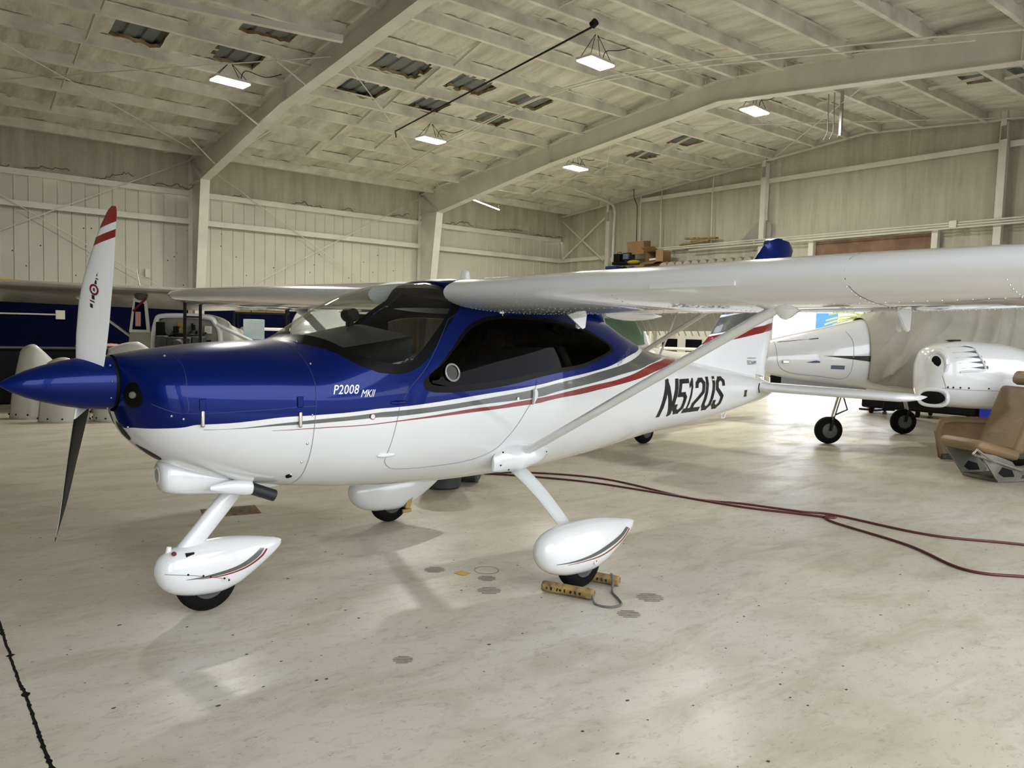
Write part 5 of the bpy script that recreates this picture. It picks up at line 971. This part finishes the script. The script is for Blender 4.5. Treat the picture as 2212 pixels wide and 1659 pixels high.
# ------------------------------------------------------------------ things on the floor
def seatobj():
    t = thing('aircraft_seat', 'tan leather aircraft seat with headrest, removed and standing on the floor at the right edge', 'seat', (10.25, 3.74, 0), math.radians(-22)); t.scale = (1.21, 1.21, 1.21)
    mb = MB(); mb.box((.0, 0, .32), (.56, .48, .11), Matrix.Rotation(.22, 3, 'Y')); mb.build('seat_cushion', tan, t, bevel=.045)
    mb = MB(); mb.box((.40, 0, .60), (.13, .48, .72), Matrix.Rotation(.42, 3, 'Y')); mb.build('backrest', tan, t, bevel=.05)
    mb = MB(); mb.box((.60, 0, 1.02), (.12, .34, .15), Matrix.Rotation(.42, 3, 'Y')); mb.build('headrest', tan, t, bevel=.05)
    fm = mat('worn_metal_seat_base', (.30, .29, .24), .5, .5, var=.3)
    for y in (-.2, .2):
        mb = MB(); mb.prism([(-.22, .30), (.02, .02), (.30, .0), (.34, .06), (.20, .20), (-.02, .27)], lambda x, z: (x, y-.008, z+.004), lambda x, z: (x, y+.008, z+.004)); o = mb.build('side_plate', fm, t, smooth=False)
        mb = MB(); mb.prism([(.03, .09), (.10, .05), (.24, .05), (.20, .12), (.08, .15)], lambda x, z: (x, y-.011, z+.004), lambda x, z: (x, y-.009, z+.004)); mb.build('plate_cutout', blackm, o, smooth=False)
    mb = MB(); mb.tube([(-.26, -.2, .28), (.30, -.22, .12)], .014, 8); mb.tube([(-.36, -.26, .30), (-.30, -.25, .34), (-.05, -.24, .20)], .010, 8); mb.build('recline_bar', chrome, t)
    mb = MB(); mb.box((.28, 0, .02), (.5, .42, .03)); mb.build('seat_rail', fm, t, smooth=False)
seatobj()
t = thing('interior_panel', 'brown leather-edged cabin side panel lying on edge behind the tan seat', 'panel', (12.05, 4.12, 0), math.radians(-40))
mb = MB(); mb.prism([(-.85, .03), (-.88, .40), (-.80, .55), (-.6, .60), (.9, .58), (.9, .03)], lambda x, z: (x, -.02+z*.25, z), lambda x, z: (x, .02+z*.25, z)); mb.build('panel_board', mat('brown_bare_panel', (.24, .12, .035), .5, var=.3), t, bevel=.01)
mb = MB(); mb.tube([(-.80, -.04, .05), (-.86, .06, .40), (-.78, .11, .54), (-.6, .12, .57), (.9, .12, .55)], .05, 10, flat=.8); mb.build('leather_edge', tan, t)
mb = MB(); mb.box((0, -.05, .06), (1.7, .05, .08)); mb.build('lower_rail', mat('dark_brown_rail', (.05, .025, .015), .6), t, bevel=.01)
# chocks and rope at the left main wheel
def chock(loc, rz, label):
    mb = MB(); mb.tube([(-.17, 0, .037), (-.165, 0, .037), (.165, 0, .037), (.17, 0, .037)], [.03, .037, .037, .03], 6, up=(0, 0, 1)); o = tag(mb.build('wheel_chock', woodm, bevel=.006), label, 'chock', 'wooden wheel chocks'); o.location = loc; o.rotation_euler = (0, 0, rz)
    mb = MB()
    for k, (a, h_) in enumerate(((-.13, .02), (-.10, .03), (-.06, .03), (-.04, .02), (-.01, .03), (.03, .025), (.06, .03), (.09, .02))): mb.box((a, -.0335, .038), (.008+.004*(k % 2), .003, h_*.7), Matrix.Rotation(.4*(k % 3-1), 3, 'Y'))
    mb.build('painted_marks', decal, o, smooth=False); return o
ca = chock((3.21, 3.43, 0), math.radians(-64), 'worn yellow wooden chock in front of the left main wheel')
cb_ = chock((3.535, 3.525, 0), math.radians(-66), 'worn yellow wooden chock behind the left main wheel')
mb = MB(); mb.tube([Vector(p) for p in cat_rom([(3.265, 3.31, .075), (3.27, 3.28, .05), (3.24, 3.22, .008), (3.27, 3.13, .008), (3.36, 3.12, .008), (3.42, 3.20, .008), (3.46, 3.28, .008), (3.50, 3.33, .008), (3.545, 3.37, .03), (3.575, 3.405, .074), (3.57, 3.42, .078)], 6)], .007, 7); tag(mb.build('chock_rope', ropem), 'thin grey rope joining the two wooden wheel chocks', 'rope')
# hose, tape, mat
def hose(P, label):
    L = cat_rom([(x, y, .011) for x, y in P], 8); mb = MB(); mb.tube([Vector(p) for p in L], .0105, 8); tag(mb.build('air_hose', hosem), label, 'hose', 'dark red hoses')
hose([(4.2, 7.6), (5.14, 6.98), (5.6, 6.80), (6.14, 6.05), (6.18, 4.86), (6.42, 4.43), (6.62, 3.92), (6.78, 3.64), (6.80, 2.82), (7.16, 2.23), (7.5, 1.4)], 'dark red hose on the floor, the one farther to the right at the picture edge')
hose([(4.0, 7.8), (5.0, 7.12), (5.77, 6.16), (6.08, 5.26), (6.29, 4.36), (6.52, 3.88), (6.64, 3.64), (6.70, 3.60), (6.67, 3.68), (6.50, 3.5), (6.30, 2.77), (6.01, 2.31), (6.0, 2.10), (6.17, 1.9), (6.6, 1.4)], 'dark red hose on the floor, the one ending lower at the right edge')
mb = MB(); mb.box((2.915, 4.155, .0015), (.075, .085, .002), Matrix.Rotation(.25, 3, 'Z')); tag(mb.build('yellow_tape', mat('orange_yellow_tape', (.60, .32, .02), .5), smooth=False), 'small orange-yellow square of tape on the floor near the left main wheel', 'tape')
t = thing('floor_sticker', 'worn orange and black rectangular sticker on the floor behind the nose leg', 'sticker', (2.2, 6.66, 0), math.radians(-10))
mb = MB(); mb.box((0, 0, .002), (.46, .32, .002)); mb.build('border', mat('orange_black_border', (.32, .14, .03), .7, var=.45, vs=14, col2=(.03, .025, .02)), t, smooth=False); mb = MB(); mb.box((0, 0, .0035), (.36, .22, .001)); mb.build('centre', mat('dirty_olive_print', (.16, .14, .06), .7, var=.4, vs=18), t, smooth=False)
# bins below the far side
for loc, rz, lab in (((4.36, 6.62, 0), .2, 'grey-black plastic tub standing behind the right main wheel, the larger one'), ((4.72, 6.72, 0), .9, 'dark round bin lying beside the larger plastic tub')):
    if 'larger one' in lab: mb = MB(); mb.lathe((0, 0, 0), (0, 0, 1), [(0, .0), (0, .17), (.02, .19), (.42, .235), (.44, .25), (.42, .23), (.03, .17), (.03, 0)], 28)
    else: mb = MB(); mb.lathe((0, -.15, .135), (.2, 1, 0), [(0, .0), (0, .11), (.02, .135), (.3, .135), (.32, .11), (.32, 0)], 28)
    o = tag(mb.build('plastic_bin', plastic), lab, 'bin'); o.location = loc; o.rotation_euler = (0, 0, rz)
# removed cowlings leaning at the left
def cowling(loc, rz, w, h, label, lean=.2, notch=0.):
    t = thing('engine_cowling', label, 'cowling', loc, rz, 'removed cowlings at the left wall'); P = []
    for i, v in enumerate(np.linspace(0, 1, 18)):
        P.append([(w*(u-.5)*(1-.22*v*v), -.24*math.cos((u-.5)*2.7)*(1-.25*v)+lean*v, v*h*(1-.16*(1-math.cos((u-.5)*2.4))-notch*max(0, u-.55)*(v))) for u in np.linspace(0, 1, 18)])
    mb = MB(); mb.grid(P); o = mb.build('shell', white2, t, ang=180); s_ = o.modifiers.new('thickness', 'SOLIDIFY'); s_.thickness = .006
    mb = MB()
    for q in (0, 4, 9, 13, 17): mb.ball(P[1][q], .016, nu=4, nv=6)
    for q in (3, 8, 13): mb.ball(P[q][17], .016, nu=4, nv=6)
    mb.build('rivet_heads', blackm, t)
cowling((1.62, 14.6, 0), -.5, .66, 1.20, 'tall white engine cowling standing on the floor, leftmost of the removed cowlings', .25, .3)
cowling((1.98, 13.9, 0), -.4, .74, 1.02, 'shorter white cowling partly hidden by the propeller, second from the left', .2, .2)
cowling((2.62, 13.7, 0), -.7, .60, 1.05, 'white cowling standing behind the spinner and lower propeller blade', .2, .2)
cowling((3.05, 14.0, 0), -.3, 1.1, 1.28, 'broad white cowling showing just above the blue nose', .15, .35)
# bench with dark cloth, rags
t = thing('workbench', 'long bench under black sheeting along the navy wall at the far left', 'bench', (-.1, 17.6, 0), 0.)
mb = MB(); mb.box((0, 0, .52), (7.4, 1.2, 1.04)); mb.build('black_sheet', blackm, t, bevel=.05); mb = MB(); mb.box((0, -.62, 1.07), (7.3, .05, .03)); mb.build('edge_strip', greyd, t, smooth=False)
for (x, lab, cm) in ((2.85, 'orange rag on the bench end left of the stripped aeroplane', orangem), (3.3, 'pinkish rag on the bench end left of the stripped aeroplane', bpy.data.materials['pink_paper'])):
    mb = MB(); mb.ball((0, 0, 0), .18, (1.1, .8, .3), 6, 10); o = tag(mb.build('rag', cm), lab, 'rag'); o.location = (x, 17.3, 1.10)
mb = MB(); mb.box((0, 0, .02), (6.0, .12, .04)); 
# racks
def rack(loc, w, label, shelf_z=(1.15, 1.95), h=2.25, rz=0, dp=.2):
    t = thing('steel_rack', label, 'rack', loc, rz, 'black steel racks')
    for x in (-w/2, w/2):
        for y in (-dp, dp): mb = MB(); mb.box((x, y, h/2), (.045, .045, h)); mb.build('post', blackm, t, smooth=False)
    for z in shelf_z: mb = MB(); mb.box((0, 0, z), (w, 2*dp+.04, .03)); mb.build('shelf', blackm, t, smooth=False)
rack((3.80, 13.45, 0), .24, 'tall narrow black rack in front of the open engine bay', (1.0, 1.72), 2.02, -.35, .03)
rack((6.5, 17.6, 0), 1.15, 'wider black rack against the navy wall behind the windshield base', (1.88,), 2.2, -.5)
for k, (x, l_) in enumerate(((6.1, .35), (6.45, .3), (6.8, .4))):
    mb = MB(); mb.box((0, 0, 0), (l_, .25, .05)); o = tag(mb.build('flat_box', card, smooth=False), ('left', 'middle', 'right')[k]+' one of three flat cardboard packs on the wider black rack', 'box'); o.location = (x, 17.75-.4*(x-6.1), 1.92); o.rotation_euler = (0, 0, -.5)
t = thing('white_cart', 'white panelled cart with blue-black opening below the wider rack', 'cart', (7.5, 19.4, 0), 0.)
mb = MB(); mb.box((0, 0, .80), (1.5, .8, 1.5)); mb.build('body', white2, t, bevel=.04); mb = MB(); mb.box((.0, -.41, 1.25), (1.1, .02, .45)); mb.build('opening', navyw, t, bevel=.01); mb = MB(); mb.box((.3, -.43, 1.0), (.28, .01, .07)); mb.build('blue_tape', mat('painters_tape', (.01, .06, .45), .6), t, smooth=False)
mb = MB(); mb.lathe((-.35, 0, 0), (1, 0, 0), [(0, .02), (.05, .12), (.62, .12), (.70, .02)], 20); mb.box((.1, 0, .15), (.3, .12, .10)); mb.box((0, 0, -.62), (.5, .3, 1.0)); o = tag(mb.build('air_compressor', mat('olive_grey_tank', (.16, .16, .12), .5, .3)), 'small grey air compressor tank standing left of the windshield base', 'compressor'); o.location = (5.95, 16.6, 1.12)
for k, (loc, sz) in enumerate((((5.75, 16.0, 1.52), (.42, .02, .42)), ((5.85, 15.9, 1.0), (.5, .3, .5)))):
    mb = MB(); mb.box((0, 0, 0), sz); o = tag(mb.build('plastic_sheet', mat('milky_plastic_%d' % k, (.42, .50, .52), .3), bevel=.01), ('square milky plastic sheet hanging beside the engine bay', 'crumpled clear plastic bag below the hanging sheet')[k], 'plastic'); o.location = loc; o.rotation_euler = (0, 0, -.4)
# ------------------------------------------------------------------ storage shelf on the end wall
t = thing('storage_loft', 'high storage platform along the end wall carrying boxes and bags', 'shelf', (18.6, 15.9, 0), 0.)
mb = MB(); mb.box((0, 0, 3.58), (1.24, 6.6, .08)); mb.build('platform', card, t, smooth=False)
for y in (-3.1, 0, 3.1): mb = MB(); mb.box((-.6, y, 1.78), (.09, .09, 3.54)); mb.build('post', steel, t, smooth=False)
def carton(loc, sz, rz, label, ry=0., opened=False):
    t = thing('cardboard_box', label, 'box', loc, rz, 'cardboard boxes on the storage platform'); t.rotation_euler = (0, ry, rz); x, y, z = sz
    mb = MB()
    if not opened: mb.box((0, 0, z/2), sz); mb.build('carton', card, t, bevel=.01); mb = MB(); mb.box((0, 0, z+.002), (x*.9, .05, .003)); mb.build('packing_tape', papr, t, smooth=False)
    else:
        for c, s_ in (((0, 0, .005), (x, y, .01)), ((0, 0, z), (x, y, .01)), ((0, y/2, z/2), (x, .01, z)), ((0, -y/2, z/2), (x, .01, z)), ((x/2, 0, z/2), (.01, y, z))): mb.box(c, s_)
        mb.build('carton', card, t, smooth=False)
        mb = MB(); mb.box((-x/2-.10, 0, z+.05), (.22, y, .008), Matrix.Rotation(.5, 3, 'Y')); mb.box((-x/2-.10, 0, -.02), (.24, y, .008), Matrix.Rotation(-.4, 3, 'Y')); mb.box((-x/2-.06, -y/2-.12, z/2), (.008, .26, z), Matrix.Rotation(.3, 3, 'Z')); mb.build('flap', card, t, smooth=False)
        mb = MB(); mb.box((-x/2+.1, 0, .10), (.1, y*.6, .06)); mb.build('white_packing', white, t, smooth=False)
carton((19.0, 17.45, 4.28), (.4, .66, .42), .12, 'brown closed cardboard box tilted on top of the power tools', -.12)
carton((18.9, 16.55, 3.95), (.5, .62, .36), -.15, 'open cardboard box lying on its side beside the tools', 0, True)
mb = MB(); mb.box((0, 0, 0), (.5, 1.3, .28)); o = tag(mb.build('storage_crate', card, bevel=.01), 'low crate under the open cardboard box on the platform', 'crate'); o.location = (18.95, 16.75, 3.77)
for k, (loc, sz, m_, lab) in enumerate((((18.8, 18.15, 4.18), (.3, .26, .26), blackm, 'black power tool case left of the tilted box'), ((18.8, 17.72, 4.20), (.3, .3, .24), mat('black_charger', (.02, .02, .022), .4), 'black square charger with grey face under the tilted box'), ((18.7, 18.3, 3.86), (.3, .5, .10), mat('blue_box', (.01, .03, .18), .5), 'flat dark blue box at the left end of the platform'), ((18.75, 18.2, 3.70), (.3, .55, .16), mat('brown_white_case', (.35, .28, .22), .6), 'small brown and white case at the left end of the platform'), ((18.85, 17.9, 4.0), (.4, .9, .10), blackm, 'thin black tray under the power tools'))):
    mb = MB(); mb.box((0, 0, 0), sz); o = tag(mb.build('tool_case', m_, bevel=.02), lab, 'case'); o.location = loc
    if k == 0: mb = MB(); mb.tube([(0, -.1, .13), (0, -.08, .19), (0, .08, .19), (0, .1, .13)], .014, 6); mb.build('handle', redd, o)
    if k == 1: mb = MB(); mb.box((-.155, 0, 0), (.01, .22, .17)); mb.build('screen', greyd, o, bevel=.01)
for loc, s_, m_, lab in (((18.7, 17.40, 4.0), (.8, 1.3, .35), mat('yellow_bag_cloth', (.50, .36, .02), .7), 'yellow bag lying on the platform'), ((18.7, 17.45, 3.76), (.7, 1.0, .5), mat('blue_bag_cloth', (.01, .03, .35), .6), 'blue bag under the yellow bag on the platform'), ((18.7, 17.82, 3.76), (.6, .75, .65), blackm, 'black bag beside the yellow bag on the platform')):
    mb = MB(); mb.ball((0, 0, 0), .2, s_, 8, 12); o = tag(mb.build('cloth_bag', m_), lab, 'bag'); o.location = loc
r = np.random.default_rng(9)
for k in range(12):
    mb = MB(); mb.tube([(-.5, -.10, 0), (-.2, 0, .03), (.3, .05, 0)], [.12, .14, .12], 10); o = tag(mb.build('rolled_seat_foam', mat('grey_tan_roll', (.30, .27, .22), .8) if k == 0 else bpy.data.materials['grey_tan_roll']), 'grey-tan padded roll in the row on the high platform behind the wing', 'roll', 'padded rolls along the platform'); o.location = (18.8, 15.9-.30*k, 3.76)
for k, (y, z, l_) in enumerate(((15.45, 4.54, 1.1), (15.2, 4.66, 1.2))):
    mb = MB(); mb.box((0, 0, 0), (.14, l_, .05), Matrix.Rotation(.05*(k*2-1), 3, 'X')); o = tag(mb.build('wood_plank', woodm, bevel=.005), ('lower', 'upper')[k]+' one of two old planks lying on the wall pipes', 'plank', 'planks on the pipes'); o.location = (19.30, y, z)
mb = MB(); mb.prism([(0, 0), (1.05, 0), (1.05, .45), (.82, .58), (.60, .52), (.10, .06)], lambda y, z: (19.42, 13.9-y, 4.47+z), lambda y, z: (19.45, 13.9-y, 4.47+z)); tag(mb.build('spare_panel', mat('grey_spare_panel', (.30, .29, .25), .5), smooth=False), 'grey rounded sheet panel leaning on the end wall behind the blue fin top', 'panel')
mb = MB(); mb.box((XB-.06, 9.95, 3.35), (.04, 3.1, 1.9)); o = mb.build('trim_rusty_panel', rust, smooth=False); struct(o)
mb = MB(); mb.box((XB-.05, 9.95, 3.85), (.06, 3.1, .9)); bpy.data.objects.remove(o); o = mb.build('trim_rusty_panel', rust, smooth=False); struct(o)
for y in (8.35, 11.55): mb = MB(); mb.box((19.42, y, 3.9), (.14, .14, .9)); struct(mb.build('trim_door_post', steel, smooth=False))
# sliding door leaf with dark panes, left of the opening
t = thing('hangar_door', 'white sliding hangar door leaf with dark panes beside the bright opening', 'door', (19.20, 14.7, 0), 0.)
mb = MB(); mb.box((0, 0, 1.55), (.06, 4.0, 3.1)); mb.build('leaf', white2, t, smooth=False)
for y in (1.45, .5): mb = MB(); mb.box((-.035, y, 1.1), (.01, .62, .9)); mb.build('dark_pane', frit, t, smooth=False)
mb = MB(); mb.box((-.035, -.1, 1.2), (.012, .4, .5)); mb.build('cardboard_patch', card, t, smooth=False)
for y in (-1.95, -1.75, -1.6): mb = MB(); mb.box((-.05, y, 1.55), (.06, .06, 3.1)); mb.build('stile', white, t, smooth=False)
# dark trolley row by the door and by the right end wall
t = thing('equipment_trolley', 'long black equipment trolley standing low along the end wall below the twin', 'trolley', (17.9, 7.7, 0), math.radians(5)); mb = MB(); mb.box((0, 0, .38), (1.0, 2.4, .5)); mb.build('body', blackm, t, bevel=.05)
for y in (-1, 0, 1):
    for x in (-.4, .4): mb = MB(); mb.lathe((x, y-.03, .08), (0, 1, 0), [(0, 0), (0, .08), (.05, .08), (.05, 0)], 14); mb.build('caster', black, t)
mb = MB(); mb.box((0, 0, .33), (.9, 1.1, .6)); o = tag(mb.build('blue_tote', mat('bright_blue_plastic', (.01, .03, .50), .4), bevel=.04), 'bright blue tote on the floor below the near nacelle', 'tote'); o.location = (17.7, 5.8, 0); o.location.z = 0; o.data.transform(Matrix.Translation((0, 0, -.03)))
t = thing('floor_scrubber', 'black and lime green machine on wheels behind the seat, below the nacelle', 'machine', (17.2, 4.6, 0), 0.); mb = MB(); mb.box((0, 0, .38), (.9, 1.0, .52)); mb.build('body', blackm, t, bevel=.06); mb = MB(); mb.box((0, -.05, .68), (.8, .75, .12)); mb.build('lid', mat('lime_green_plastic', (.16, .55, .01), .4), t, bevel=.03)
for y in (-.4, .4): mb = MB(); mb.lathe((-.4, y-.03, .12), (0, 1, 0), [(0, 0), (0, .12), (.06, .12), (.06, 0)], 18); mb.build('wheel', alu, t)
t = thing('orange_post_stand', 'slim orange-yellow post standing just inside the bright doorway', 'post', (18.2, 9.05, 0), 0.); mb = MB(); mb.box((0, 0, .02), (.4, .4, .04)); mb.build('base', blackm, t); mb = MB(); mb.box((0, 0, .7), (.12, .12, 1.32)); mb.build('post', orangem, t)

t = thing('yellow_tipped_wing', 'parked wing with a yellow edge at the far left, next to the navy wall', 'wing', (.9, 18.4, 0), 0.)
wing_mesh([(-1.1, -2.6, 4.2, 2.30, 0), (.5, -2.6, 4.2, 2.30, 0)], 0, 1, .05, 0, 8).build('wing_panel', mat('yellow_wing_edge', (.50, .30, .01), .4), t, ang=40)
mb = MB(); mb.tube([(.70, -1.0, 2.25), (-.5, -1.0, 1.55)], .035, 8); mb.build('wing_strut', white2, t); mb = MB(); mb.box((-1.6, -.4, 1.1), (.3, .3, 2.2)); mb.build('trestle', blackm, t, smooth=False)
